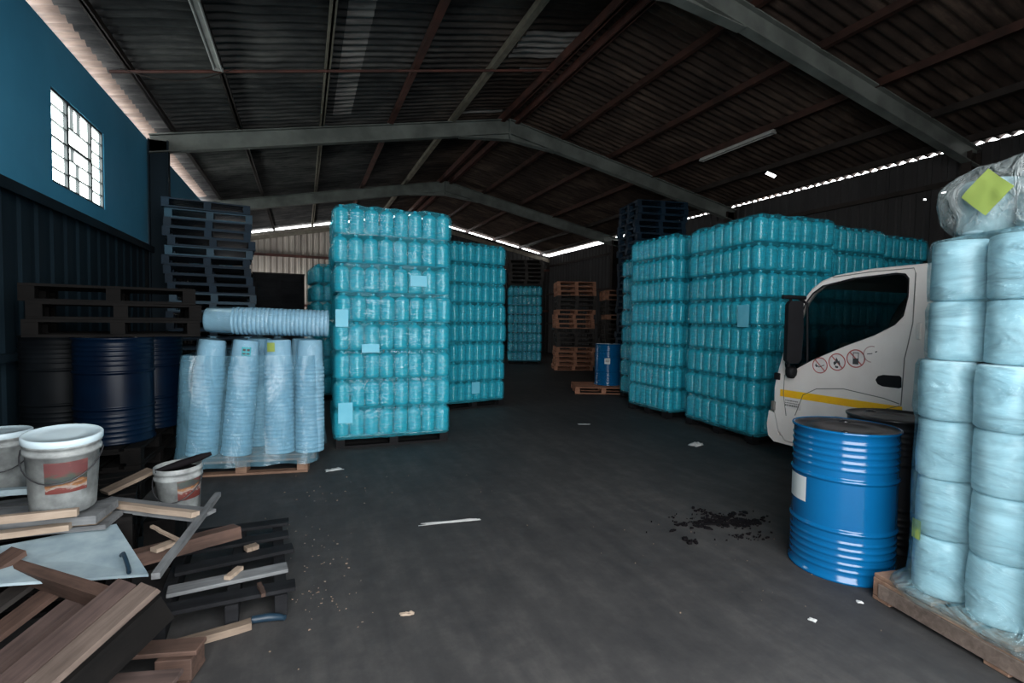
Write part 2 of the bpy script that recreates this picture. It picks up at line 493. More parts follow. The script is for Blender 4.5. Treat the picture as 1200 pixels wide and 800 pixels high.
ceil_root = struct(mb.build('ceiling', [MT['roof'], MT['roof_pale'], MT['eave_lit_tone']], fix=False))

# purlins run the length of the building
def beam_x(mbx, x, w, h, mi=0):
    z = roof_z(x)-0.03
    mbx.box((x, (Y0r+Y1r)/2, z-h/2), (w, Y1r-Y0r-0.1, h), mi=mi)
PUR = [(-2.1, 'dark_steel', .05, .10), (-1.06, 'dark_steel', .06, .10), (0.33, 'pale_timber', .06, .10), (1.64, 'rust_steel', .06, .11), (2.93, 'pale_timber', .07, .11),
       (4.08, 'rust_steel', .07, .14), (4.42, 'rust_steel', .07, .14), (5.57, 'roof_rust', .06, .11), (6.86, 'roof_rust', .06, .11), (8.17, 'roof_rust', .07, .12), (9.5, 'dark_steel', .06, .11), (10.6, 'dark_steel', .06, .11)]
for x, mt, w, h in PUR:
    mb = MB(); beam_x(mb, x, w, h)
    mb.box((x+w/2-0.004, (Y0r+Y1r)/2, roof_z(x)-0.03-h+0.004), (w*0.9, Y1r-Y0r-0.1, 0.008))
    struct(mb.build('purlin', MT[mt], ceil_root))

# portal frames: rafters with flanges, apex haunch, columns
def rafter(Y, mt):
    mb = MB()
    top, bot = -0.13, -0.45
    for sgn in (-1, 1):
        xe = XL+0.05 if sgn < 0 else XR-0.05
        P0 = [(XM, RZ), (xe, roof_z(xe))]
        def bar(z0, z1, wd):
            vs = []
            for x, z in P0:
                for dy in (-wd/2, wd/2):
                    for dz in (z0, z1):
                        vs.append((x, Y+dy, z+dz))
            mb.add(vs, [(0, 1, 3, 2), (4, 6, 7, 5), (0, 4, 5, 1), (2, 3, 7, 6), (0, 2, 6, 4), (1, 5, 7, 3)])
        bar(top-0.02, top, 0.15); bar(bot+0.02, top-0.02, 0.02); bar(bot, bot+0.02, 0.15)
        # apex haunch plate and its flange
        xh = XM+sgn*1.15
        zf = RZ+bot-0.02
        vs = [(XM, Y-0.008, zf-0.10), (xh, Y-0.008, roof_z(xh)+bot), (XM, Y-0.008, RZ+bot+0.01),
              (XM, Y+0.008, zf-0.10), (xh, Y+0.008, roof_z(xh)+bot), (XM, Y+0.008, RZ+bot+0.01)]
        mb.add(vs, [(0, 1, 2), (5, 4, 3), (0, 3, 4, 1), (1, 4, 5, 2), (2, 5, 3, 0)])
        vs = [(XM, Y-0.075, zf-0.10), (xh, Y-0.075, roof_z(xh)+bot), (xh, Y+0.075, roof_z(xh)+bot), (XM, Y+0.075, zf-0.10)]
        vs += [(a, b, c-0.015) for a, b, c in vs]
        mb.add(vs, [(0, 1, 2, 3), (7, 6, 5, 4), (0, 4, 5, 1), (1, 5, 6, 2), (2, 6, 7, 3), (3, 7, 4, 0)])
    mb.box((XM, Y, RZ-0.34), (0.03, 0.15, 0.42))
    return struct(mb.build('rafter', MT[mt], ceil_root))
PORTALS = [5.2, 10.6, 16.1]
for Y in PORTALS:
    rafter(Y, 'grey_steel')

# sag rail and loose cable under the left slope
mb = MB()
mb.tube([(x, 8.12, roof_z(x)-0.155) for x in (-2.3, -1.0, 0.5, 2.0, 3.2, 4.0)], 0.022, 8)
struct(mb.build('sag_rail', MT['rust_steel'], ceil_root))

# ---- walls
def corrugated(mb, axis, pos, a0, a1, z0, z1, pitch=0.2, dep=0.02, out=1, skip=None, rows=None, topfn=None):
    """trapezoidal upright sheet; axis 'y': plane x=pos running in y; axis 'x': plane y=pos running in x"""
    prof = [(0, 0), (0.3, 0), (0.4, 1), (0.9, 1)]
    us = []
    k = 0
    while a0+k*pitch < a1:
        for f, d in prof:
            uu = a0+(k+f)*pitch
            if uu < a1: us.append((uu, d*dep*out))
        k += 1
    us.append((a1, 0))
    rows = rows or [z0, z1]
    def fn(i, j):
        u, d = us[i]
        z = rows[j]
        if topfn and j == len(rows)-1: z = topfn(u)
        return (pos+d, u, z) if axis == 'y' else (u, pos+d, z)
    mb.grid(len(us)-1, len(rows)-1, fn, skip=(lambda i, j: skip(us[i][0], us[i+1][0], rows[j], rows[j+1])) if skip else None, smooth=False)

WIN = [(7.0, 8.55, 2.95, 3.97), (12.0, 13.5, 2.95, 3.97)]
GZ = 2.72
# left wall: plain upper sheets in lens-flare blue with two steel windows; ribbed dark lower sheets; a side door near the back
ys = sorted(set([YF, 7.0, 8.55, 12.0, 13.5, 17.8, 21.2, YB]))
zs = [GZ, 2.95, 3.97, 4.575]
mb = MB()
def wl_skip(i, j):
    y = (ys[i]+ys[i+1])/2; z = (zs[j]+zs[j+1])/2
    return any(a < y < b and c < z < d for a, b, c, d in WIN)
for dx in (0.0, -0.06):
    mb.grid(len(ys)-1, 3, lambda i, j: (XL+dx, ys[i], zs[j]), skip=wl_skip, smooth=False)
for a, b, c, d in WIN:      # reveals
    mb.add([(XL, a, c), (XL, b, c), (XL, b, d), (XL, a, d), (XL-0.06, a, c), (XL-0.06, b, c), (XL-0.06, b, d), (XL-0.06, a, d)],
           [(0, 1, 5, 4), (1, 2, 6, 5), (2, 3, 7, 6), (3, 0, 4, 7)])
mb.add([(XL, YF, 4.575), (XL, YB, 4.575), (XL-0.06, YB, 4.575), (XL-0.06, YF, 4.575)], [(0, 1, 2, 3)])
wall_left = struct(mb.build('wall_left', MT['flare_wall'], fix=False))
mb = MB()
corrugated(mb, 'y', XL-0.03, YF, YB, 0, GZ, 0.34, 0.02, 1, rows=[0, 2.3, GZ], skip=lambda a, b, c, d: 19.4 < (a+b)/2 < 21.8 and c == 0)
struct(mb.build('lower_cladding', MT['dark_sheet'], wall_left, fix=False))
mb = MB()
mb.box((XL+0.05, (YF+YB)/2, GZ-0.03), (0.10, YB-YF, 0.05)); mb.box((XL+0.095, (YF+YB)/2, GZ-0.06), (0.01, YB-YF, 0.10))
struct(mb.build('girt', MT['dark_sheet'], wall_left))
mb = MB()
mb.box((XL+0.04, (YF+19.3)/2, 1.12), (0.07, 19.3-YF, 0.07))
struct(mb.build('girt', MT['dark_sheet'], wall_left))

def column(x, Y, sgn, parent, mt):
    mb = MB()
    h = roof_z(x)-0.2
    xc = x+sgn*0.16
    mb.box((xc, Y, h/2), (0.28, 0.02, h))
    mb.box((xc-sgn*0.14, Y, h/2), (0.018, 0.15, h)); mb.box((xc+sgn*0.14, Y, h/2), (0.018, 0.15, h))
    struct(mb.build('column', MT[mt], parent))
for Y in PORTALS[1:]:
    column(XL+0.02, Y, 1, wall_left, 'dark_sheet')

# right wall: dark ribbed cladding whose top just meets the roof sheets, with light between the corrugations
mb = MB()
def topR(y):
    return 4.733 if y < 15.8 else 4.62
zr = [0, 3.93, 3.955, 4.0, 4.02, 4.733]
corrugated(mb, 'y', XR, YF, YB, 0, 4.74, 0.25, 0.03, -1, rows=zr, topfn=topR,
           skip=lambda a, b, c, d: (c == 3.93 and 5.95 < (a+b)/2 < 6.02) or (c == 4.0 and 5.68 < (a+b)/2 < 5.72))
wall_right = struct(mb.build('wall_right', MT['brown_sheet'], fix=False))
for z in (1.4, 2.8, 4.14):
    mb = MB(); mb.box((XR-0.07, (YF+YB)/2, z), (0.07, YB-YF, 0.09))
    struct(mb.build('girt', MT['dark_steel'], wall_right))
for Y in PORTALS:
    column(XR-0.04, Y, -1, wall_right, 'dark_steel')

# back wall: pale sheets on the left, dark on the right, a gap of daylight under the roof
def back(name, x0, x1, mt, parent=None):
    mb = MB()
    corrugated(mb, 'x', YB, x0, x1, 0, 1, 0.22, 0.03, -1, rows=[0, 2.0, 4.0], topfn=lambda x: roof_z(x)-0.14)
    o = mb.build(name, MT[mt], parent, fix=False)
    return struct(o)
wall_back = back('wall_back', 3.3, XR, 'brown_sheet')
back('pale_cladding', XL, 3.3, 'pale_sheet', wall_back)
for z in (2.0, 3.95):
    mb = MB(); mb.box(((XL+XR)/2, YB-0.08, z), (XR-XL, 0.07, 0.10))
    struct(mb.build('girt', MT['rust_steel'], wall_back))
mb = MB()
for sgn in (-1, 1):
    xe = XL if sgn < 0 else XR
    a, b = (XM, RZ-0.27), (xe, roof_z(xe)-0.27)
    vs = [(x, YB-0.10+dy, z+dz) for x, z in (a, b) for dy in (0, 0.05) for dz in (-0.16, 0.0)]
    mb.add(vs, [(0, 1, 3, 2), (4, 6, 7, 5), (0, 4, 5, 1), (2, 3, 7, 6), (0, 2, 6, 4), (1, 5, 7, 3)])
struct(mb.build('gable_beam', MT['pale_timber'], wall_back))

# front wall behind the camera with the open doorway that lights the place
mb = MB()
def fpan(x0, x1, z0, f1):
    mb.add([(x0, YF, z0), (x1, YF, z0), (x1, YF, f1(x1)), (x0, YF, f1(x0))], [(0, 1, 2, 3)])
fpan(XL, DOOR[0], 0, roof_z); fpan(DOOR[0], XM, DOOR[2], roof_z); fpan(XM, DOOR[1], DOOR[2], roof_z); fpan(DOOR[1], XR, 0, roof_z)
struct(mb.build('wall_front', MT['dark_sheet'], fix=False))

# windows
def steel_window(name, y0, y1, z0, z1):
    mb = MB()
    x = XL-0.03
    def vbar(y, w, a=z0, b=z1): mb.box((x, y, (a+b)/2), (0.035, w, b-a))
    def hbar(z, w, a=y0, b=y1): mb.box((x, (a+b)/2, z), (0.03, b-a, w))
    vbar(y0+0.015, 0.03); vbar(y1-0.015, 0.03); hbar(z0+0.015, 0.03); hbar(z1-0.015, 0.03)
    c1, c2 = y0+(y1-y0)*0.29, y0+(y1-y0)*0.74
    vbar(c1, 0.055); vbar(c2, 0.045)
    h = z1-z0
    for k in range(1, 6):
        hbar(z0+h*k/6, 0.014 if k != 3 else 0.02, y0, c1); hbar(z0+h*k/6, 0.014, c2, y1)
    hbar(z0+h*0.52, 0.035, c1, c2); hbar(z0+h*0.72, 0.018, c1, c2); hbar(z0+h*0.19, 0.018, c1, c2)
    vbar(c1+(c2-c1)*0.5, 0.014, z0+h*0.72, z1); vbar(c1+(c2-c1)*0.22, 0.014, z0+h*0.72, z1)
    vbar(c1+(c2-c1)*0.42, 0.014, z0, z0+h*0.36); vbar(c1+(c2-c1)*0.22, 0.012, z0+h*0.36, z0+h*0.52)
    hbar(z0+h*0.36, 0.014, c1, c2)
    o = struct(mb.build(name, MT['frame_steel']))
    g = MB(); g.box((x-0.012, (y0+y1)/2, (z0+z1)/2), (0.004, y1-y0-0.02, z1-z0-0.02))
    struct(g.build('window_pane', MT['pane'], o))
    return o
steel_window('window_1', *WIN[0])
steel_window('window_2', *WIN[1])

# ================================================================== SHARED BUILDERS
def pallet_boards(w, d, top=7, hgt=0.144, blk=(0.10, 0.14)):
    """lists of (centre, size) for deck boards, stringer boards, blocks, bottom boards"""
    tb, sb, bl, bb = [], [], [], []
    t = 0.022
    bw = d/top*0.78
    for k in range(top):
        y = -d/2+bw/2+(d-bw)*k/(top-1)
        tb.append(((0, y, hgt-t/2), (w, bw, t)))
    for k in (-1, 0, 1):
        x = k*(w/2-0.05)
        sb.append(((x, 0, hgt-1.5*t-0.001), (0.10, d, t)))
        for j in (-1, 0, 1):
            bl.append(((x, j*(d/2-0.07), t+(hgt-3*t)/2), (0.10, 0.14, hgt-3*t-0.002)))
    for j in (-1, 0, 1):
        bb.append(((0, j*(d/2-0.05), t/2), (w, 0.10, t)))
    return tb, sb, bl, bb

def pallet_mesh(name, w, d, mats, top=7, hgt=0.144):
    mb = MB()
    for grp in pallet_boards(w, d, top, hgt):
        for c, s in grp: mb.box(c, s)
    return mb.mesh(name, mats)

def pallet_parts(parent, w, d, mt, top=7):
    """pallet part with its boards and blocks as sub-parts"""
    tb, sb, bl, bb = pallet_boards(w, d, top)
    out = None
    mb = MB()
    for c, s in sb: mb.box(c, s, ch=0.003)
    out = mb.build('pallet', mt, parent)
    for c, s in tb:
        mb = MB(); mb.box((0, 0, 0), (s[0]*RND.uniform(0.985, 1.0), s[1], s[2]), ch=0.003); mb.build('deck_board', mt, out, c)
    for c, s in bl:
        mb = MB(); mb.box((0, 0, 0), s, ch=0.004); mb.build('block', mt, out, c)
    for c, s in bb:
        mb = MB(); mb.box((0, 0, 0), s, ch=0.003); mb.build('bottom_board', mt, out, c)
    return out

# ---- five-litre bottles with ribs
def bottle_mesh(r, h):
    prof = [(0.0, 0.004), (r*0.78, 0.0), (r*0.96, 0.012)]
    z = 0.02
    zb = h*0.775
    n = 9
    for k in range(n):
        z0 = 0.02+(zb-0.02)*k/n; z1 = 0.02+(zb-0.02)*(k+1)/n
        prof += [(r*0.955, z0+0.001), (r, z0+(z1-z0)*0.35), (r, z0+(z1-z0)*0.7)]
    prof += [(r*0.97, zb), (r*0.93, zb+h*0.035), (r*0.72, zb+h*0.085), (r*0.36, zb+h*0.125), (r*0.22, zb+h*0.14), (r*0.22, zb+h*0.165), (r*0.27, zb+h*0.17), (r*0.27, zb+h*0.215), (0.0, zb+h*0.22)]
    mb = MB(); mb.lathe(prof, 14)
    return mb.mesh('bottle', MT['bottle'])
BOTTLES = {}

def rrect(w, d, nx, ny, rad=0.075, m=6):
    """perimeter round a block of nx by ny cylinders: list of (x, y, nx, ny, inset 0..1)"""
    out = []
    def side(x0, y0, x1, y1, nn, nrm):
        k = (nn-1)*m
        for i in range(k):
            t = (i+0.5)/k
            fr = (t*(nn-1)) % 1.0
            out.append((x0+(x1-x0)*t, y0+(y1-y0)*t, nrm[0], nrm[1], (1-math.cos(2*PI*fr))/2))
    def corner(cx, cy, a0):
        for i in range(5):
            a = a0+PI/2*i/4
            out.append((cx+rad*math.cos(a), cy+rad*math.sin(a), math.cos(a), math.sin(a), 0.0))
    x, y = w/2, d/2
    side(-x+rad, -y, x-rad, -y, nx, (0, -1)); corner(x-rad, -y+rad, -PI/2)
    side(x, -y+rad, x, y-rad, ny, (1, 0)); corner(x-rad, y-rad, 0)
    side(x-rad, y, -x+rad, y, nx, (0, 1)); corner(-x+rad, y-rad, PI/2)
    side(-x, y-rad, -x, -y+rad, ny, (-1, 0)); corner(-x+rad, -y+rad, PI)
    return out

def wrap_mesh(name, w, d, nx, ny, rings, mat, seed, amp=0.012, scal=0.012, rad=0.075, cap=True, lump=0.03, nz=3.5):
    """rings: list of (z, outset, ox, oy, scallop factor)"""
    per = rrect(w, d, nx, ny, rad)
    n = len(per)
    vs, fs = [], []
    sv = Vector((seed*3.7, seed*1.3, seed*2.1))
    for (z, o, ox, oy, sf) in rings:
        for (x, y, ax, ay, s) in per:
            q = Vector((x*3.0, y*3.0, z*nz))+sv
            dd = o-scal*s*sf+amp*noise.noise(q)+amp*0.6*noise.noise(q*3.1)
            vs.append((x+ax*dd+ox, y+ay*dd+oy, z+0.01*noise.noise(q*1.7)))
    for i in range(len(rings)-1):
        for k in range(n):
            fs.append((i*n+k, i*n+(k+1) % n, (i+1)*n+(k+1) % n, (i+1)*n+k))
    if cap:
        z, o, ox, oy, sf = rings[-1]
        last = (len(rings)-1)*n
        for sc in (0.93, 0.8, 0.6, 0.35, 0.12):
            base = len(vs)
            for (x, y, ax, ay, s) in per:
                q = Vector((x*sc*7.0, y*sc*7.0, 3.3))+sv
                vs.append((x*sc+ox, y*sc+oy, z+0.012+lump*noise.noise(q)))
            for k in range(n):
                fs.append((last+k, last+(k+1) % n, base+(k+1) % n, base+k))
            last = base
        vs.append((rings[-1][2], rings[-1][3], z+0.012)); c = len(vs)-1
        for k in range(n): fs.append((last+k, last+(k+1) % n, c))
    mb = MB(); mb.add(vs, fs, True)
    return mb.mesh(name, mat)

BLACK_PALLET = {}
def bottle_stack(label, loc, rz, w, d, nx, ny, layers, lh, seed, slips=(), wob=0.014, lean=(0, 0), slack=1.0):
    rnd = random.Random(seed)
    root = thing('wrapped_bottle_stack', label, 'stack of bottles', loc, (0, 0, rz), 'film wrapped stacks of blue bottles')
    key = (round(w, 2), round(d, 2))
    if key not in BLACK_PALLET: BLACK_PALLET[key] = pallet_mesh('pallet', w*0.97, d*0.97, MT['black_plastic'], 6, 0.13)
    put('pallet', BLACK_PALLET[key], root)
    r = min(w/nx, d/ny)/2*0.985
    bk = (round(r, 3), round(lh, 3))
    if bk not in BOTTLES: BOTTLES[bk] = bottle_mesh(r, lh-0.012)
    bm = BOTTLES[bk]
    rings = [(0.10, -0.01, 0, 0, 0.0), (0.13, 0.012, 0, 0, 0.4)]
    z0 = 0.135
    tray = None
    for li in range(layers):
        t = li/max(1, layers-1)
        ox, oy = rnd.uniform(-wob, wob)+lean[0]*t, rnd.uniform(-wob, wob)+lean[1]*t
        if li == 0: ox = oy = 0
        z = z0+li*lh
        if tray is None:
            mb = MB(); mb.box((0, 0, 0.003), (w*0.97, d*0.97, 0.005)); tray = mb.mesh('bottle_layer', MT['tray'])
        lay = put('bottle_layer', tray, root, (ox, oy, z))
        for i in range(nx):
            for j in range(ny):
                if 0 < i < nx-1 and 0 < j < ny-1: continue
                x = -w/2+w*(i+0.5)/nx; y = -d/2+d*(j+0.5)/ny
                put('bottle', bm, lay, (x+rnd.uniform(-.003, .003), y+rnd.uniform(-.003, .003), 0.006), (rnd.uniform(-.02, .02), rnd.uniform(-.02, .02), 0))
        bul = rnd.uniform(-0.004, 0.008)*slack
        for tt, off, sf in ((0.03, 0.004, 0.6), (0.10, 0.013+bul, 1), (0.3, 0.014+bul, 1), (0.5, 0.014+bul, 1), (0.70, 0.013+bul, 1), (0.78, 0.009+bul, 0.8), (0.86, -0.008, 0.4), (0.92, -0.020, 0.2)):
            rings.append((z+tt*lh, off, ox, oy, sf))
        if li < layers-1: rings.append((z+0.985*lh, -0.018, ox, oy, 0.2))
    rings.append((z0+layers*lh-0.02, -0.05, ox, oy, 0))
    wm = wrap_mesh('stretch_wrap', w, d, nx, ny, rings, MT['film_blue'], seed, amp=0.011*slack)
    put('stretch_wrap', wm, root)
    for (u, z, sw, sh, face) in slips:
        mb = MB(); mb.box((0, 0, 0), (sw, 0.002, sh) if face == 'f' else (0.002, sw, sh))
        mb.build('paper_slip', MT['pale_sheet_slip'], root, (u, -d/2-0.022, z) if face == 'f' else (-w/2-0.022, u, z))['label'] = 'pale blue paper slip under the film'
    return root

# ================================================================== BOTTLE STACKS
# the tall one left of the lane, its neighbour behind
bottle_stack('tall film-wrapped blue bottle stack nearest the lane, beside the bagged buckets', (1.02, 6.68, 0), -0.02, 1.37, 1.15, 8, 7, 8, 0.338, 3,
             slips=[(0.28, 1.98, 0.20, 0.13, 'f'), (-0.60, 1.52, 0.14, 0.20, 'f'), (-0.28, 1.17, 0.20, 0.10, 'f'), (-0.56, 0.42, 0.16, 0.24, 'f')], wob=0.018)
bottle_stack('film-wrapped blue bottle stack standing half hidden behind the tall lane-side stack', (2.62, 8.82, 0), 0.22, 1.25, 1.15, 8, 7, 8, 0.338, 5,
             slips=[(0.0, 0.35, 0.16, 0.2, 'f')], wob=0.02)
bottle_stack('bottle stack peeping out left of the tall lane-side stack, far back', (0.70, 10.4, 0), 0.1, 1.15, 1.15, 7, 7, 7, 0.338, 8)
# right side of the lane
bottle_stack('film-wrapped blue bottle stack in front of the truck nose', (5.875, 5.25, 0), -0.11, 1.22, 1.42, 7, 8, 8, 0.345, 11,
             slips=[(-0.50, 1.62, 0.20, 0.28, 'l')], wob=0.016)
bottle_stack('blue bottle stack along the lane, next behind the one at the truck nose', (5.87, 6.86, 0), -0.03, 1.15, 1.10, 7, 7, 8, 0.348, 13, wob=0.016)
bottle_stack('last blue bottle stack along the right lane edge, beside the lone far drum', (6.52, 8.06, 0), -0.03, 1.15, 1.10, 7, 7, 8, 0.330, 14)
bottle_stack('blue bottle stack seen over the truck roof, touching the stack at its nose', (7.24, 5.30, 0), -0.0, 1.16, 1.15, 7, 7, 8, 0.345, 17)
bottle_stack('blue bottle stack above the rear of the truck roof, beside the bagged bundles', (8.50, 5.45, 0), 0.0, 1.20, 1.15, 7, 7, 8, 0.345, 19)
bottle_stack('dim bottle stack at the far end of the lane under dark pallets', (7.35, 16.6, 0), -0.35, 1.15, 1.1, 7, 7, 8, 0.325, 23)

# ================================================================== PALLETS
PM_blue = pallet_mesh('plastic_pallet', 1.2, 1.0, MT['blue_plastic'])
PM_teal = pallet_mesh('plastic_pallet', 1.2, 1.0, MT['teal_plastic'])
PM_dark = pallet_mesh('wooden_pallet', 1.2, 1.0, MT['dark_wood'])
PM_black = pallet_mesh('wooden_pallet', 1.2, 1.0, MT['shade_dark_wood'])
PM_orange = pallet_mesh('wooden_pallet', 1.2, 1.0, MT['orange_wood'])
ORD = ['lowest', 'second', 'third', 'fourth', 'fifth', 'sixth', 'seventh', 'eighth', 'ninth', 'tenth', 'eleventh', 'twelfth', 'thirteenth', 'fourteenth', 'fifteenth', 'sixteenth', 'seventeenth', 'eighteenth', 'nineteenth', 'twentieth', 'twenty-first', 'twenty-second', 'twenty-third', 'twenty-fourth', 'twenty-fifth', 'twenty-sixth', 'twenty-seventh', 'twenty-eighth', 'twenty-ninth']
def pallet_pile(n, loc, rz, mesh_fn, where, group, name='plastic_pallet', colour='dark blue plastic', seed=1, jit=0.03, z=0.0, ph=0.144, jr=0.03):
    rnd = random.Random(seed)
    for k in range(n):
        me = mesh_fn(k, rnd)
        o = put(name, me, None, (loc[0]+rnd.uniform(-jit, jit), loc[1]+rnd.uniform(-jit, jit), z+k*ph+0.0005*k), (0, 0, rz+rnd.uniform(-jr, jr)))
        pos = 'topmost' if k == n-1 else (ORD[k]+(' from the bottom' if k else ''))
        tag(o, '%s pallet, %s, %s' % (colour, pos, where), 'pallet', group)
# against the left wall, under the far window
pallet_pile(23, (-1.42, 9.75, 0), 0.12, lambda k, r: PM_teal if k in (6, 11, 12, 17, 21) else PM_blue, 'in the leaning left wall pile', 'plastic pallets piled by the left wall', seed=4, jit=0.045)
# behind the right-hand bottle stacks
pallet_pile(29, (7.38, 9.55, 0), -0.2, lambda k, r: PM_blue, 'in the pile rising behind the right stacks', 'plastic pallets piled behind the right stacks', seed=6, jit=0.03)
# on top of the far stack
pallet_pile(6, (7.35, 16.6, 0), -0.35, lambda k, r: PM_dark, 'on top of the dim far bottle stack', 'dark pallets on the far bottle stack', 'wooden_pallet', 'dark wooden', 9, 0.03, z=0.135+8*0.325+0.04)

# orange pallets at the back of the lane, with dark filled gaps
pallet_pile(5, (7.95, 14.1, 0), -0.38, lambda k, r: PM_orange, 'in the orange pile beyond the far drum', 'orange pallets at the end of the lane', 'wooden_pallet', 'orange-brown wooden', 21, 0.04)
pallet_pile(4, (7.95, 14.1, 0), -0.38, lambda k, r: PM_dark, 'among dark ones midway up the orange pile', 'dark pallets in the orange pile', 'wooden_pallet', 'blackened wooden', 22, 0.05, z=5*0.1446)
pallet_pile(4, (7.98, 14.1, 0), -0.38, lambda k, r: PM_orange, 'in the orange upper part of the far pile', 'upper orange pallets at the end of the lane', 'wooden_pallet', 'orange-brown wooden', 25, 0.05, z=9*0.1446)
pallet_pile(3, (7.95, 14.1, 0), -0.38, lambda k, r: PM_dark, 'between the orange ones high in the pile', 'dark pallets high in the orange pile', 'wooden_pallet', 'blackened wooden', 26, 0.05, z=13*0.1446)
pallet_pile(3, (7.98, 14.12, 0), -0.38, lambda k, r: PM_orange, 'crowning the far pile under the eaves', 'orange pallets crowning the far pile', 'wooden_pallet', 'orange-brown wooden', 27, 0.06, z=16*0.1446)
pallet_pile(17, (8.95, 12.9, 0), -0.38, lambda k, r: PM_orange if k in (11, 15, 16) else PM_dark, 'in the dim pile right of the orange one', 'pallets piled right of the orange pile', 'wooden_pallet', 'weathered wooden', 31, 0.05)

# ================================================================== DRUMS
def drum_profile(h=0.895, r=0.2925):
    rb = r-0.012
    pr = [(rb-0.02, 0.012), (r-0.004, 0.0), (r-0.002, 0.006), (r-0.002, 0.016), (rb, 0.022)]
    def rib(fr, amp, wd):
        z = h*(1-fr)
        return [(rb, z-wd-0.004), (rb, z-wd), (rb+amp*0.25, z-wd*0.75), (rb+amp*0.75, z-wd*0.4), (rb+amp, z), (rb+amp*0.75, z+wd*0.4), (rb+amp*0.25, z+wd*0.75), (rb, z+wd), (rb, z+wd+0.004)]
    fr = [(0.925, .005, .013), (0.885, .005, .013), (0.84, .005, .013), (0.795, .005, .013), (0.75, .005, .013), (0.675, .012, .016), (0.335, .012, .016), (0.265, .005, .013), (0.22, .005, .013), (0.175, .005, .013), (0.125, .005, .013), (0.08, .005, .013)]
    for a, b, c in reversed(fr): pr += rib(1-a, b, c)
    pr += [(rb, h-0.024), (r-0.002, h-0.016), (r, h-0.008), (r-0.002, h-0.001), (r-0.008, h), (r-0.013, h-0.004)]
    return pr
def drum(label, loc, mt, rz=0.0, name='steel_drum', paper=None, bungs=True, lidmat='drum_lid'):
    root = thing(name, label, 'drum', loc, (0, 0, rz))
    mb = MB(); mb.lathe(drum_profile(), 48); mb.lathe([(0.0, 0.012), (0.262, 0.012)], 48)
    mb.build('drum_body', MT[mt], root)
    mb = MB(); mb.lathe([(0.0, 0.880), (0.12, 0.880), (0.125, 0.883), (0.2, 0.883), (0.205, 0.880), (0.272, 0.880), (0.280, 0.890)], 48)
    mb.build('drum_lid', MT[lidmat], root)['label'] = 'grimy dark recessed lid'
    if bungs:
        for a, rr in ((0.6, 0.034), (0.6+PI, 0.022)):
            mb = MB(); mb.lathe([(0, 0.012), (rr*0.5, 0.012), (rr*0.55, 0.008), (rr*0.9, 0.008), (rr, 0.004), (rr, 0.0)], 16)
            mb.build('bung', MT['drum_black'], root, (0.205*math.cos(a), 0.205*math.sin(a), 0.883))
    if paper:
        a0, a1, z0, z1, mt2 = paper
        n = 10
        for nm, mm, b0, b1, y0, y1, off in [('paper_label', mt2, a0, a1, z0, z1, 0.0008)]:
            mb = MB()
            mb.grid(n, 1, lambda i, j: ((0.2825+off)*math.cos(b0+(b1-b0)*i/n), (0.2825+off)*math.sin(b0+(b1-b0)*i/n), y0 if j == 0 else y1))
            lab = mb.build(nm, MT[mm], root, fix=False); lab['label'] = 'white paper label'
    return root, lab if paper else None

drum('blue steel drum with a white label, standing by the lane before the truck', (3.15, 2.10, 0), 'drum_blue', 0.0, paper=(math.radians(135), math.radians(172), 0.425, 0.578, 'white_label'))
drum('black steel drum squeezed between the blue drum and the bagged bundles', (3.85, 2.22, 0), 'drum_black', 0.7)
_, lab = drum('blue drum with a small label standing on a pallet, far down the lane', (6.20, 9.42, 0.146), 'drum_blue', 0.0, paper=(math.radians(222), math.radians(247), 0.47, 0.60, 'white_label'), lidmat='white_label')
mb = MB()
for z0_, z1_ in ((0.515, 0.525), (0.54, 0.548), (0.562, 0.57)):
    mb.grid(6, 1, lambda i, j: (0.2842*math.cos(math.radians(226+17*i/6)), 0.2842*math.sin(math.radians(226+17*i/6)), z0_ if j == 0 else z1_))
mb.build('print_lines', MT['grey_print'], lab, fix=False)
t = thing('wooden_pallet', 'wooden pallet on the floor under the far blue drum', 'pallet', (6.02, 9.42, 0), (0, 0, -0.42))
pallet_parts(t, 1.2, 1.0, MT['orange_wood'])

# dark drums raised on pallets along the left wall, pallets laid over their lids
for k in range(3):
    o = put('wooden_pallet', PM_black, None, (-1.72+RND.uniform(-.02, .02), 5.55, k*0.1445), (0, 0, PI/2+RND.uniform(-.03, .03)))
    tag(o, ['lowest', 'middle', 'upper'][k]+' dark wooden pallet under the shade-toned drums by the left wall', 'pallet', 'dark pallets under the left wall drums')
drum('shade-toned blue drum by the left wall, second in line from the doorway', (-1.52, 5.36, 0.435), 'drum_shade_blue', 0.4)
drum('shade-toned blue drum hidden mostly behind the bagged buckets, by the left wall', (-1.42, 5.98, 0.435), 'drum_shade_blue', 1.4)
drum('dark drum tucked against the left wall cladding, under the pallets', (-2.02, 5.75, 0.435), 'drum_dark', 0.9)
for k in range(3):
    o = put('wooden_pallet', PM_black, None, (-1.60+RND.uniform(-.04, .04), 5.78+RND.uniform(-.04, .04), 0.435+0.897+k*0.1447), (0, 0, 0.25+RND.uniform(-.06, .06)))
    tag(o, ['lowest', 'middle', 'topmost'][k]+' dark pallet laid over the lids of the shade-toned drums', 'pallet', 'dark pallets on the left wall drums')

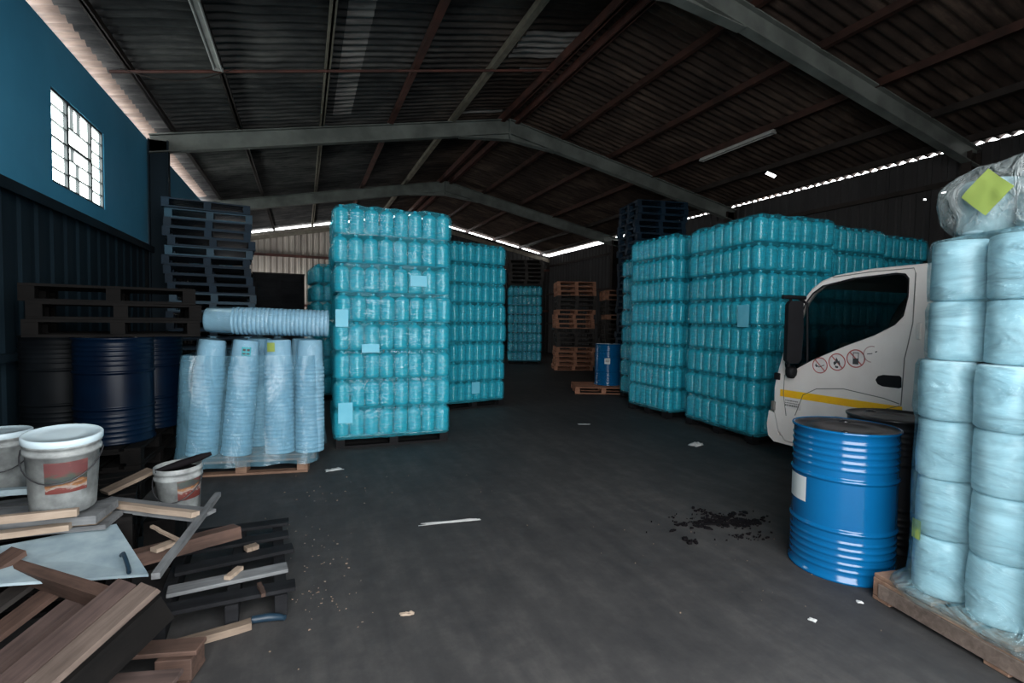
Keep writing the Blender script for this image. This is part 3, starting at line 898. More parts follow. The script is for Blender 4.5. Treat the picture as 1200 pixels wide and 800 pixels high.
# ================================================================== CRATES behind the bagged buckets
def crate(label, loc, rz, w, d, h):
    t = thing('plywood_crate', label, 'crate', loc, (0, 0, rz), 'black crates behind the bagged buckets')
    mb = MB()
    th = 0.018
    mb.box((0, -d/2+th/2, h/2+0.03), (w, th, h-0.06), ch=0.002); mb.box((0, d/2-th/2, h/2+0.03), (w, th, h-0.06), ch=0.002)
    mb.box((-w/2+th/2, 0, h/2+0.03), (th, d-2*th, h-0.06)); mb.box((w/2-th/2, 0, h/2+0.03), (th, d-2*th, h-0.06))
    mb.build('side_panels', MT['black_wood'], t)
    mb = MB(); mb.box((0, 0, h-0.012), (w+0.02, d+0.02, 0.024), ch=0.003); mb.build('lid', MT['dark_wood'], t)
    mb = MB()
    for x in (-w/2+0.06, 0, w/2-0.06): mb.box((x, 0, 0.03), (0.08, d, 0.06))
    mb.build('skids', MT['black_wood'], t)
    mb = MB()
    for x in (-w/2+0.04, 0.0, w/2-0.04): mb.box((x, -d/2-0.009, h/2+0.02), (0.05, 0.018, h-0.1))
    mb.build('battens', MT['black_wood'], t)
    return t
crate('lower black plywood crate behind the bagged buckets', (-0.46, 11.55, 0), 0.02, 0.95, 0.62, 1.21)
crate('upper black plywood crate, its top edge against the pale back wall', (-0.46, 11.55, 1.212), 0.02, 0.95, 0.62, 1.20)
crate('lower added black crate screening the side door, behind the left wall pallet pile', (-1.46, 11.55, 0), -0.02, 0.95, 0.62, 1.21)  # this crate pair is added to block slivers of side door daylight
crate('upper added black crate screening the side door, half behind the left wall pallet pile', (-1.46, 11.55, 1.212), -0.02, 0.95, 0.62, 1.20)

# ================================================================== NESTED BUCKET STACKS (left)
def nest_bucket(r=0.127, h=0.30):
    rt_ = r*0.91
    prof = [(0.0, h), (rt_*0.93, h), (rt_, h-0.008), (r*0.965, 0.062), (r*1.03, 0.058), (r*1.03, 0.050), (r*0.97, 0.046), (r*0.975, 0.030), (r*1.07, 0.028), (r*1.08, 0.004), (r*1.06, 0.0), (r*0.97, 0.002), (r*0.94, 0.03), (rt_*0.97, h-0.014), (0.0, h-0.006)]
    mb = MB(); mb.lathe(prof, 28)
    return mb.mesh('bucket', MT['nest_white'])
NB = nest_bucket()
def bucket_stack(label, loc, tilt, n, sp=0.0395, knot=True, sticker=None, seed=0):
    root = thing('bagged_bucket_stack', label, 'bucket stack', loc, tilt, 'bagged stacks of nested white buckets')
    rnd = random.Random(seed)
    for k in range(n):
        put('bucket', NB, root, (rnd.uniform(-.002, .002), rnd.uniform(-.002, .002), 0.004+k*sp), (rnd.uniform(-.01, .01), rnd.uniform(-.01, .01), rnd.uniform(0, 6)))
    H = (n-1)*sp+0.30
    prof = [(0.10, 0.001), (0.137, 0.003), (0.139, 0.06)]
    m_ = 12
    for i in range(1, m_): prof.append((0.1395+0.003*math.sin(i*2.1+seed), 0.06+(H-0.28)*i/m_))
    prof += [(0.139, H-0.22), (0.131, H-0.10), (0.124, H-0.01), (0.105, H+0.010), (0.06, H+0.018)]
    if knot: prof += [(0.025, H+0.026), (0.014, H+0.034), (0.022, H+0.038), (0.045, H+0.042), (0.05, H+0.044)]
    else: prof += [(0.0, H+0.022)]
    def jit(a, z, r):
        q = Vector((math.cos(a)*2.2, math.sin(a)*2.2, z*5+seed*4.1))
        am = 0.006 if z < H-0.02 else 0.012
        if knot and z > H+0.025: return 0.012*math.sin(5*a)
        return max(-0.002, am*noise.noise(q)+0.004*noise.noise(q*2.7))
    mb = MB(); mb.lathe(prof, 40, jitter=jit)
    mb.build('bag', MT['film_clear'], root, fix=False)
    if sticker:
        a0, mtn, z0 = sticker
        mb = MB(); mb.grid(6, 1, lambda i, j: (0.1345*math.cos(a0+0.6*i/6-0.3), 0.1345*math.sin(a0+0.6*i/6-0.3), z0 if j == 0 else z0+0.09))
        s = mb.build('sticker', MT[mtn], root, fix=False); s['label'] = 'teal sticker' if mtn.startswith('teal') else 'yellow-green sticker'
        if mtn.startswith('teal'):
            mb = MB()
            for (da, dz, wv, hv) in ((-0.14, 0.05, 0.10, 0.022), (0.12, 0.05, 0.10, 0.022), (-0.14, 0.018, 0.10, 0.014), (0.12, 0.018, 0.10, 0.014)):
                a = a0+da
                mb.grid(2, 1, lambda i, j: (0.1353*math.cos(a+wv*(i-1)), 0.1353*math.sin(a+wv*(i-1)), z0+dz+(hv if j else 0)))
            mb.build('pictogram', MT['ink'], s, fix=False)
    return root
tp = thing('wooden_pallet', 'wooden pallet carrying the bagged bucket stacks on the left', 'pallet', (-0.47, 5.93, 0), (0, 0, -0.16))
pallet_parts(tp, 1.2, 1.1, MT['pallet_wood'])
BZ = 0.157
def lean(p, q):
    """euler that tips the z axis so that the stack leans by (p, q)"""
    return (-q, p, 0)
bucket_stack('bagged nested bucket stack leaning right, bearing a teal sticker, front of the left pallet', (-0.62, 5.62, BZ), lean(0.085, 0.02), 22, sticker=(math.radians(-82), 'teal_sticker', 0.98), seed=1)
bucket_stack('upright bagged nested bucket stack with a small yellow-green sticker at its top', (-0.22, 5.56, BZ), lean(-0.015, 0.03), 22, sticker=(math.radians(-118), 'green_sticker', 1.02), seed=2)
bucket_stack('bagged nested bucket stack at the right front corner of the left pallet', (0.06, 5.52, BZ), lean(-0.0, 0.03), 22, seed=3)
bucket_stack('bagged nested bucket stack leaning at the left edge, partly behind the stickered one', (-0.93, 5.70, BZ), lean(0.09, 0.02), 22, seed=4)
bucket_stack('bagged nested bucket stack in the back left corner of the left pallet', (-0.92, 6.10, BZ), lean(0.02, 0.01), 21, seed=5)
bucket_stack('bagged nested bucket stack glimpsed in the gap behind the front pair', (-0.43, 5.98, BZ), lean(0.0, 0.0), 22, seed=6)
bucket_stack('bagged nested bucket stack at the back right corner of the left pallet', (-0.02, 5.90, BZ), lean(0.02, 0.0), 22, seed=7)
# the one lying across the top
bucket_stack('bagged nested bucket stack lying on its side across the upright ones', (0.24, 5.60, BZ+1.13+0.175), (0, -PI/2+0.02, -0.12), 22, knot=False, seed=9)
# sheet of film round the group
def left_wrap():
    rings = []
    for z, o in ((0.10, 0.03), (0.15, 0.02), (0.3, 0.005), (0.55, -0.01), (0.8, -0.02), (1.0, -0.03), (1.15, -0.05)):
        rings.append((z, o, 0.02*z, 0, 0.5))
    return wrap_mesh('stretch_film', 1.24, 0.98, 4, 3, rings, MT['film_sheet'], 5, amp=0.03, scal=0.05, rad=0.13, cap=False)
o = put('stretch_film', left_wrap(), None, (-0.46, 5.82, 0), (0, 0, -0.12))
tag(o, 'loose clear film wound round the bagged bucket stacks on the left pallet', 'film')

# ================================================================== BUNDLE LOAD (right)
load = thing('wrapped_bundle_load', 'tall film-wrapped load of pale bagged bundles on a wooden pallet at right', 'pallet load', (3.326, 1.09, 0), (0, 0, -0.176))
lp = pallet_parts(load, 1.0, 1.2, MT['pallet_wood'])
for x_ in (-0.487, 0.487):
    mb = MB(); mb.box((0, 0, 0), (0.024, 1.16, 0.078), ch=0.003); mb.build('side_strip', MT['worn_wood'], lp, (x_-0.012 if x_ < 0 else x_+0.012, -0.02, 0.062))
def bundle_mesh(seed, r=0.127, h=0.298):
    prof = [(0.0, 0.0), (r*0.85, 0.0), (r*0.97, 0.012)]
    for i in range(1, 9): prof.append((r*(0.975+0.025*math.sin(PI*i/9)), 0.012+(h-0.03)*i/9))
    prof += [(r*0.96, h-0.008), (r*0.86, h), (0.0, h+0.002)]
    def jit(a, z, rr):
        q = Vector((math.cos(a)*1.6, math.sin(a)*1.6, z*7+seed*5.0))
        return 0.0 if rr < 0.02 else 0.006*noise.noise(q)+0.003*noise.noise(q*3)-0.002
    mb = MB(); mb.lathe(prof, 32, jitter=jit)
    return mb.mesh('bundle', MT['bundle_white'])
BM_ = [bundle_mesh(s) for s in range(5)]
GX, GY = 3, 4
PX, PY = 0.27, 0.262
for i in range(GX):
    for j in range(GY):
        x = -0.5+0.165+PX*i; y = 0.6-0.235-PY*j
        for k in range(6):
            dx = 0.0
            if k == 5: dx = 0.035
            if k == 4: dx = 0.035
            if k == 3: dx = -0.015
            put('bundle', BM_[RND.randrange(5)], load, (x+dx+RND.uniform(-.006, .006), y+RND.uniform(-.005, .005), 0.146+k*0.301), (RND.uniform(-.015, .015), RND.uniform(-.015, .015), RND.uniform(0, 6)))
def load_wrap():
    rings = []
    for z, o, sf in ((0.11, 0.05, 0.1), (0.152, 0.085, 0.1), (0.17, 0.075, 0.15), (0.22, 0.022, 0.6), (0.32, 0.010, 0.9), (0.44, 0.010, 0.9), (0.56, 0.012, 0.9), (0.68, 0.012, 0.9), (0.80, 0.012, 0.9), (0.92, 0.010, 0.9), (1.04, 0.008, 0.9), (1.10, 0.022, 0.8), (1.2, 0.024, 0.8), (1.32, 0.022, 0.8), (1.35, 0.012, 0.7)):
        rings.append((z, o, 0, 0, sf))
    return wrap_mesh('stretch_wrap', 3*PX-0.01, 4*PY-0.01, 3, 4, rings, MT['film_load'], 12, amp=0.008, scal=0.04, rad=0.125, cap=False, nz=7)
put('stretch_wrap', load_wrap(), load, (-0.5+0.165+PX, 0.6-0.235-PY*1.5, 0))
def upper_wrap(z0, z1, dx, seed):
    rings = [(z0, 0.004, 0, 0, 0.9), (z0+0.05, 0.010, 0, 0, 0.9), ((z0+z1)/2, 0.010, 0, 0, 0.9), (z1-0.04, 0.010, 0, 0, 0.9), (z1, -0.004, 0, 0, 0.8)]
    put('stretch_wrap', wrap_mesh('stretch_wrap', 3*PX-0.01, 4*PY-0.01, 3, 4, rings, MT['film_load'], seed, amp=0.004, scal=0.05, rad=0.125, cap=True, lump=0.008, nz=7), load, (-0.5+0.165+PX+dx, 0.6-0.235-PY*1.5, 0))
upper_wrap(0.146+4*0.301+0.004, 0.146+5*0.301-0.006, 0.035, 15)
upper_wrap(0.146+5*0.301, 0.146+6*0.301+0.004, 0.035, 16)
# yellow-green sticker low on the wrap
mb = MB(); mb.grid(4, 1, lambda i, j: (0.138*math.cos(math.radians(150+26*i/4)), 0.138*math.sin(math.radians(150+26*i/4)), 0.42 if j == 0 else 0.52))
mb.build('sticker', MT['green_sticker'], load, (-0.5+0.165, 0.6-0.235, 0.0), fix=False)['label'] = 'yellow-green sticker low on the film'

# crumpled bag of bundles on top
def crumpled_bag():
    root = thing('bagged_bundle', 'crumpled clear bag with a yellow-green sticker, atop the tall wrapped load', 'bag', (3.40, 1.24, 0.146+6*0.301+0.022), (0, 0, -0.176))
    n, m_ = 56, 22
    vs, fs = [], []
    for i in range(m_+1):
        t = i/m_
        ph = -PI/2+PI*t
        for k in range(n):
            a = 2*PI*k/n
            ca, sa = math.cos(a), math.sin(a)
            e = 0.45
            x = 0.34*math.copysign(abs(ca)**e, ca)*abs(math.cos(ph))**0.35
            y = 0.42*math.copysign(abs(sa)**e, sa)*abs(math.cos(ph))**0.35
            z = 0.185+0.185*math.copysign(abs(math.sin(ph))**0.55, math.sin(ph))
            q = Vector((x*6, y*6, z*7))
            am = 0.028 if z > 0.02 else 0.004
            d = am*noise.noise(q)+0.016*noise.noise(q*2.6)*(1 if z > 0.02 else 0.1)
            nn = Vector((x, y, 0)).normalized() if (x or y) else Vector((0, 0, 0))
            vs.append((x+nn.x*d, y+nn.y*d, max(0.004, z+(d*0.6 if z > 0.05 else 0))))
    for i in range(m_):
        for k in range(n):
            fs.append((i*n+k, i*n+(k+1) % n, (i+1)*n+(k+1) % n, (i+1)*n+k))
    mb = MB(); mb.add(vs, fs, True)
    mb.build('bag', MT['bag'], root, fix=False)
    mb = MB()
    for x, y in ((-0.17, 0.22), (-0.17, -0.05), (-0.17, -0.28), (0.13, 0.2), (0.13, -0.08), (0.13, -0.3)):
        mb.lathe([(0.0, 0.02), (0.11, 0.02), (0.125, 0.03), (0.125, 0.27), (0.118, 0.29), (0, 0.29)], 24, xf=Matrix.Translation((x, y, 0)))
    mb.build('bundles', MT['bundle_white'], root)
    # sticker: a diamond lying on the upper left side
    me = MB()
    R_ = Matrix.Rotation(math.radians(45), 3, 'X')
    def st(i, j):
        u = (i/8-0.5)*0.16; v = (j/8-0.5)*0.16
        w_ = 0.008*noise.noise(Vector((u*20, v*20, 1)))
        q = R_@Vector((0, u, v))
        return (-0.368+w_, 0.10+q.y, 0.20+q.z)
    me.grid(8, 8, st)
    s = me.build('sticker', MT['green_sticker'], root, fix=False)
    s['label'] = 'yellow-green diamond sticker'
    return root
crumpled_bag()

# ================================================================== TRUCK
def truck():
    root = thing('truck', 'white truck cab with prohibition stickers on its door, parked behind the drums', 'truck', (4.6, 2.6, 0))
    OX, OY = 4.6, 2.6
    out = [(3.70, 0.30), (3.79, 0.40), (3.845, 0.60), (3.85, 0.84), (3.825, 0.98), (3.745, 1.28), (3.635, 1.60), (3.55, 1.77), (3.46, 1.88), (3.36, 1.95), (3.22, 1.995), (2.9, 2.025), (2.5, 2.03), (2.22, 2.03), (2.20, 1.98), (2.20, 1.2), (2.20, 0.62), (2.24, 0.55), (2.55, 0.52), (2.75, 0.45), (2.95, 0.62), (3.15, 0.66), (3.35, 0.60), (3.48, 0.45), (3.55, 0.30)]
    win = [(3.665, 1.02), (3.70, 1.12), (3.675, 1.28), (3.60, 1.50), (3.50, 1.73), (3.43, 1.82), (3.33, 1.885), (3.05, 1.935), (2.70, 1.952), (2.63, 1.94), (2.60, 1.90), (2.60, 1.75), (2.63, 1.60), (2.69, 1.53), (2.85, 1.44), (3.1, 1.335), (3.4, 1.19), (3.57, 1.09)]
    cen = Vector((3.0, 1.2))
    def ring(pts, ins):
        o = []
        for y, z in pts:
            d = (cen-Vector((y, z)))
            o.append((y+d.x*ins, z+d.y*ins))
        return o
    def side(x, sgn):
        mb = MB()
        outer = ring(out, 0.028)
        polys = [[Vector((y, z, 0)) for y, z in outer], [Vector((y, z, 0)) for y, z in win]]
        tris = geometry.tessellate_polygon(polys)
        pts = outer+win
        mb.add([(x-OX, y-OY, z) for y, z in pts], [tuple(t) for t in tris])
        # window reveal
        n = len(win)
        vs = [(x-OX, y-OY, z) for y, z in win]+[(x+sgn*0.05-OX, y-OY, z) for y, z in win]
        mb.add(vs, [(i, (i+1) % n, n+(i+1) % n, n+i) for i in range(n)])
        # rounded edge to full outline
        n = len(out)
        rings_ = [(outer, 0.0), (ring(out, 0.010), 0.012), (out, 0.05)]
        for (pa, da), (pb, db) in zip(rings_, rings_[1:]):
            vs = [(x+sgn*da-OX, y-OY, z) for y, z in pa]+[(x+sgn*db-OX, y-OY, z) for y, z in pb]
            mb.add(vs, [(i, (i+1) % n, n+(i+1) % n, n+i) for i in range(n)], True)
        return mb
    mb = side(4.6, 1)
    m2 = side(6.25, -1)
    mb.add(m2.v, m2.f); 
    # skin between the sides except the windscreen stretch
    n = len(out)
    x0, x1 = 4.65-OX, 6.20-OX
    WS = {4, 5, 6, 7}
    for i in range(n):
        j = (i+1) % n
        if i in WS: continue
        mb.add([(x0, out[i][0]-OY, out[i][1]), (x1, out[i][0]-OY, out[i][1]), (x1, out[j][0]-OY, out[j][1]), (x0, out[j][0]-OY, out[j][1])], [(0, 1, 2, 3)], True)
    for xa, xb in ((x0, x0+0.05), (x1-0.05, x1)):
        for i in WS:
            j = i+1
            mb.add([(xa, out[i][0]-OY, out[i][1]), (xb, out[i][0]-OY, out[i][1]), (xb, out[j][0]-OY, out[j][1]), (xa, out[j][0]-OY, out[j][1])], [(0, 1, 2, 3)])
    body = mb.build('cab_body', MT['truck_white'], root, fix=False)
    # windscreen
    mb = MB()
    for i in WS:
        j = i+1
        mb.add([(x0+0.05, out[i][0]-OY-0.01, out[i][1]), (x1-0.05, out[i][0]-OY-0.01, out[i][1]), (x1-0.05, out[j][0]-OY-0.01, out[j][1]), (x0+0.05, out[j][0]-OY-0.01, out[j][1])], [(0, 1, 2, 3)])
    mb.build('windscreen', MT['cab_glass'], root, fix=False)
    # door windows with rubber seals
    for x, sgn in ((4.6, 1), (6.25, -1)):
        mb = MB()
        tris = geometry.tessellate_polygon([[Vector((y, z, 0)) for y, z in win]])
        mb.add([(x+sgn*0.03-OX, y-OY, z) for y, z in win], [tuple(t) for t in tris])
        w = mb.build('door_window', MT['cab_glass'], root, fix=False)
        c2 = Vector((3.05, 1.55))
        big = [(y+(y-c2.x)*0.025, z+(z-c2.y)*0.04) for y, z in win]
        mb = MB()
        n = len(win)
        vs = [(x-sgn*0.004-OX, y-OY, z) for y, z in big]+[(x-sgn*0.004-OX, y-OY, z) for y, z in win]+[(x+sgn*0.03-OX, y-OY, z) for y, z in win]
        mb.add(vs, [(i, (i+1) % n, n+(i+1) % n, n+i) for i in range(n)]+[(n+i, n+(i+1) % n, 2*n+(i+1) % n, 2*n+i) for i in range(n)])
        mb.tube([(x+sgn*0.01-OX, 3.50-OY, 1.745), (x+sgn*0.01-OX, 3.475-OY, 1.15)], 0.011, 6)
        mb.build('window_seal', MT['rubber'], w, fix=False)
    # interior
    mb = MB()
    mb.box((0.825, -0.36, 1.15), (1.5, 0.05, 1.5)); mb.box((0.825, 0.3, 0.72), (1.5, 1.2, 0.05))
    mb.build('cab_lining', MT['cab_dark'], root)
    mb = MB(); mb.box((0.42, 0.0, 0.98), (0.5, 0.48, 0.16), ch=0.04); mb.build('seat', MT['cab_dark'], root)
    mb = MB(); mb.box((0.42, -0.25, 1.36), (0.48, 0.12, 0.66), ch=0.04); mb.build('seat', MT['cab_dark'], root)
    mb = MB(); mb.box((0.825, 0.93, 0.98), (1.45, 0.32, 0.30), ch=0.05); mb.build('dashboard', MT['cab_trim'], root)
    R_ = Matrix.Rotation(math.radians(28), 4, 'X')
    pts = [Vector((0.42, 0.60, 1.24))+R_@Vector((0.2*math.cos(2*PI*k/32), 0.2*math.sin(2*PI*k/32), 0)) for k in range(33)]
    mb = MB(); mb.tube(pts, 0.016, 8, caps=False)
    for a in (0.3, PI-0.3, -PI/2):
        mb.tube([(0.42, 0.60, 1.24), Vector((0.42, 0.60, 1.24))+R_@Vector((0.2*math.cos(a), 0.2*math.sin(a), 0))], 0.012, 6)
    mb.tube([(0.42, 0.60, 1.23), (0.42, 0.85, 1.0)], 0.03, 8)
    mb.build('steering_wheel', MT['cab_trim'], root)
    mb = MB(); mb.tube([(1.55, y-OY, z) for y, z in [(4.62-0.9, 1.05), (4.56-0.9, 1.2), (4.40-0.9, 1.33), (4.2-0.9, 1.38), (3.9-0.9, 1.39), (3.65-0.9, 1.39)]], 0.03, 8)
    mb.box((1.57, 3.1-OY, 1.15), (0.02, 1.0, 0.42))
    mb.build('inner_door_trim', MT['cab_trim'], root)
    # door seam
    seam = [(3.715, 1.0), (3.72, 0.80), (3.68, 0.58)]
    mb = MB()
    mb.tube([(-0.001, y-OY, z) for y, z in seam], 0.004, 5)
    mb.tube([(-0.001, y-OY, z) for y, z in [(3.24, 1.968), (2.9, 1.992), (2.56, 1.995), (2.545, 1.95), (2.55, 1.55), (2.58, 1.36), (2.60, 1.25), (2.61, 0.86), (2.75, 0.80)]], 0.004, 5)
    mb.tube([(-0.001, y-OY, z) for y, z in [(3.58, 0.60), (3.50, 0.82), (3.36, 0.90), (3.1, 0.935), (2.75, 0.90), (2.62, 0.87)]], 0.004, 5)
    mb.build('door_seam', MT['cab_trim'], root)
    # yellow stripe
    mb = MB()
    poly = [(3.758, 0.845), (3.758, 0.772), (2.60, 0.785), (2.60, 0.85)]
    mb.prism(poly, -0.001, 0.001, lambda u, v, t: (t-0.001, u-OY, v))
    mb.build('reflective_stripe', MT['yellow'], root)['label'] = 'yellow reflective stripe'
    # handle recess with grip
    hp = [(2.82, 1.05), (2.80, 1.085), (2.76, 1.10), (2.63, 1.105), (2.615, 1.09), (2.612, 1.01), (2.63, 1.0), (2.76, 1.0), (2.80, 1.015)]
    mb = MB(); mb.prism(hp, -0.003, 0.02, lambda u, v, t: (t, u-OY, v))
    h_ = mb.build('door_handle', MT['rubber'], root); h_['label'] = 'black recessed door handle'
    # mirror on arm
    mb = MB()
    mpoly = [(-0.07, -0.28), (-0.04, -0.31), (0.04, -0.31), (0.07, -0.27), (0.08, 0.0), (0.07, 0.28), (0.04, 0.30), (-0.05, 0.30), (-0.07, 0.26)]
    Rm = Matrix.Rotation(math.radians(-25), 3, 'Z')
    C0 = Vector((-0.17, 3.50-OY, 1.45))
    mb.prism(mpoly, -0.035, 0.035, lambda u, v, t: C0+Rm@Vector((u, t, v)))
    mm = mb.build('mirror', MT['rubber'], root)
    mb = MB(); mb.tube([(0.01, 3.52-OY, 1.74), (-0.10, 3.53-OY, 1.79), (-0.17, 3.54-OY, 1.79), (-0.17, 3.54-OY, 1.1)], 0.014, 8)
    mb.tube([(-0.26, 3.56-OY, 1.79), (-0.02, 3.50-OY, 1.785)], 0.02, 8)
    mb.build('mirror_arm', MT['rubber'], mm)
    mb = MB(); mb.lathe([(0, 0.06), (0.03, 0.055), (0.05, 0.03), (0.055, 0.0), (0.05, -0.04), (0.03, -0.07), (0, -0.075)], 16, xf=Matrix.Translation((-0.04, 3.61-OY, 1.05)))
    mb.build('lower_mirror', MT['rubber'], root)
    # black corner intake and indicator on the nose, bumper
    mb = MB(); mb.box((0.012, 3.80-OY, 0.975), (0.05, 0.07, 0.07), ch=0.006); mb.build('corner_vent', MT['rubber'], root)
    mb = MB(); mb.box((0.012, 3.835-OY, 0.66), (0.06, 0.05, 0.10), ch=0.01); mb.build('indicator_lamp', MT['cab_trim'], root)
    mb = MB()
    bp = [(3.90, 0.60), (3.92, 0.45), (3.90, 0.33), (3.83, 0.28), (3.60, 0.28), (3.60, 0.34), (3.78, 0.36), (3.80, 0.58)]
    mb.prism(bp, 0.012, 1.638, lambda u, v, t: (t, u-OY, v)); mb.build('bumper', MT['truck_white'], root)
    # small text plate below the stripe
    mb = MB(); mb.prism([(3.72, 0.755), (3.52, 0.755), (3.52, 0.66), (3.70, 0.66)], -0.001, 0.0, lambda u, v, t: (t-0.001, u-OY, v))
    pl = mb.build('text_plate', MT['sign_white'], root)
    mb = MB()
    for z, h in ((0.735, 0.012), (0.712, 0.010), (0.682, 0.020)):
        y = 3.695
        rr = random.Random(int(z*1000))
        while y > 3.55:
            w = rr.uniform(0.008, 0.02)
            mb.prism([(y, z), (y-w, z), (y-w, z+h), (y, z+h)], -0.001, 0.0, lambda u, v, t: (t-0.0025, u-OY, v)); y -= w+0.006
    mb.build('lettering', MT['cab_trim'], pl)
    # prohibition stickers
    def sticker(cy, cz, R, kind):
        red = MT['red_ring'] if kind != 'worn' else MT['pink_ring']
        mb = MB()
        n = 32
        mb.prism([(R*0.97*math.cos(2*PI*k/n), R*0.97*math.sin(2*PI*k/n)) for k in range(n)], 0.0, 0.001, lambda u, v, t: (-0.001-t, cy-OY-u, cz+v))
        base = mb.build('prohibition_sticker', MT['sign_white'] if kind != 'worn' else MT['truck_white'], root)
        def at(u, v, t): return (-0.0025-t, cy-OY-u*R, cz+v*R)
        mb = MB()
        span = n if kind != 'worn' else int(n*0.55)
        for k in range(span):
            a, b = 2*PI*k/n, 2*PI*(k+1)/n
            if kind == 'worn': a += 1.3; b += 1.3
            mb.add([at(math.cos(a), math.sin(a), 0), at(math.cos(b), math.sin(b), 0), at(0.87*math.cos(b), 0.87*math.sin(b), 0), at(0.87*math.cos(a), 0.87*math.sin(a), 0)], [(0, 1, 2, 3)])
        if kind != 'worn':
            d = 0.05
            mb.add([at(-0.66+d, 0.66+d, 0), at(-0.66-d, 0.66-d, 0), at(0.66-d, -0.66-d, 0), at(0.66+d, -0.66+d, 0)], [(0, 1, 2, 3)])
        mb.build('red_ring', red, base, fix=False)
        mb = MB()
        def poly(p): mb.add([at(u, v, 0.001) for u, v in p], [tuple(range(len(p)))])
        if kind == 'match':
            poly([(-0.12, -0.18), (-0.08, -0.26), (0.62, 0.06), (0.58, 0.14)])
            poly([(-0.50, -0.22), (-0.62, -0.05), (-0.50, 0.26), (-0.42, 0.02), (-0.30, 0.0), (-0.28, -0.18), (-0.36, -0.26)])
            poly([(-0.28, -0.1), (-0.12, -0.3), (-0.1, -0.1), (-0.2, 0.0)])
        elif kind == 'flame':
            poly([(-0.30, -0.42), (-0.42, -0.1), (-0.25, 0.12), (-0.18, 0.0), (-0.1, 0.55), (0.12, 0.22), (0.16, 0.08), (0.26, 0.2), (0.42, -0.2), (0.3, -0.45), (0.24, -0.2), (0.05, -0.05), (-0.12, -0.25)])
            poly([(-0.16, -0.66), (-0.2, -0.45), (-0.05, -0.4), (0.05, -0.5), (0.16, -0.42), (0.2, -0.6), (0.1, -0.7)])
        elif kind == 'phone':
            poly([(-0.30, -0.62), (-0.30, 0.66), (-0.22, 0.66), (-0.22, -0.62)]); poly([(0.24, -0.62), (0.24, 0.66), (0.32, 0.66), (0.32, -0.62)])
            poly([(-0.30, 0.58), (-0.30, 0.66), (0.32, 0.66), (0.32, 0.58)]); poly([(-0.22, -0.62), (-0.22, 0.02), (0.24, 0.02), (0.24, -0.62)])
        else:
            poly([(-0.55, -0.05), (0.05, 0.04), (0.05, 0.14), (-0.55, 0.05)]); poly([(0.3, 0.3), (0.45, 0.2), (0.6, 0.36), (0.5, 0.42)])
        mb.build('pictogram', MT['ink'], base, fix=False)
    sticker(3.334, 1.131, 0.078, 'match'); sticker(3.168, 1.177, 0.082, 'flame'); sticker(2.997, 1.222, 0.084, 'phone'); sticker(2.858, 1.27, 0.075, 'worn')
    # chassis and wheels
    mb = MB(); mb.box((0.45, -1.2, 0.62), (0.10, 3.6, 0.16)); mb.box((1.2, -1.2, 0.62), (0.10, 3.6, 0.16)); mb.box((0.82, -1.8, 0.78), (1.7, 2.2, 0.10))
    mb.build('chassis', MT['dark_steel'], root)
    def wheel(x, y):
        mb = MB()
        xf = Matrix.Translation((x, y, 0.33))@Matrix.Rotation(PI/2, 4, 'Y')
        mb.lathe([(0.19, -0.09), (0.30, -0.095), (0.328, -0.07), (0.33, 0.0), (0.328, 0.07), (0.30, 0.095), (0.19, 0.09)], 36, xf=xf)
        w = mb.build('wheel', MT['rubber'], root)
        mb = MB(); mb.lathe([(0.0, -0.05), (0.06, -0.07), (0.08, -0.03), (0.17, -0.03), (0.195, -0.085), (0.20, -0.06), (0.2, 0.06), (0.0, 0.05)], 28, xf=xf)
        mb.build('wheel_rim', MT['white_metal'], w)
    for x in (0.18, 1.47):
        for y in (3.15-OY, -1.9): wheel(x, y)
    # door rear pillar trim: the side strip behind the door
    mb = MB(); mb.box((-0.006, 2.50-OY, 1.48), (0.02, 0.035, 0.14), ch=0.008); mb.build('door_hinge_cover', MT['truck_white'], root)
    return root
truck()

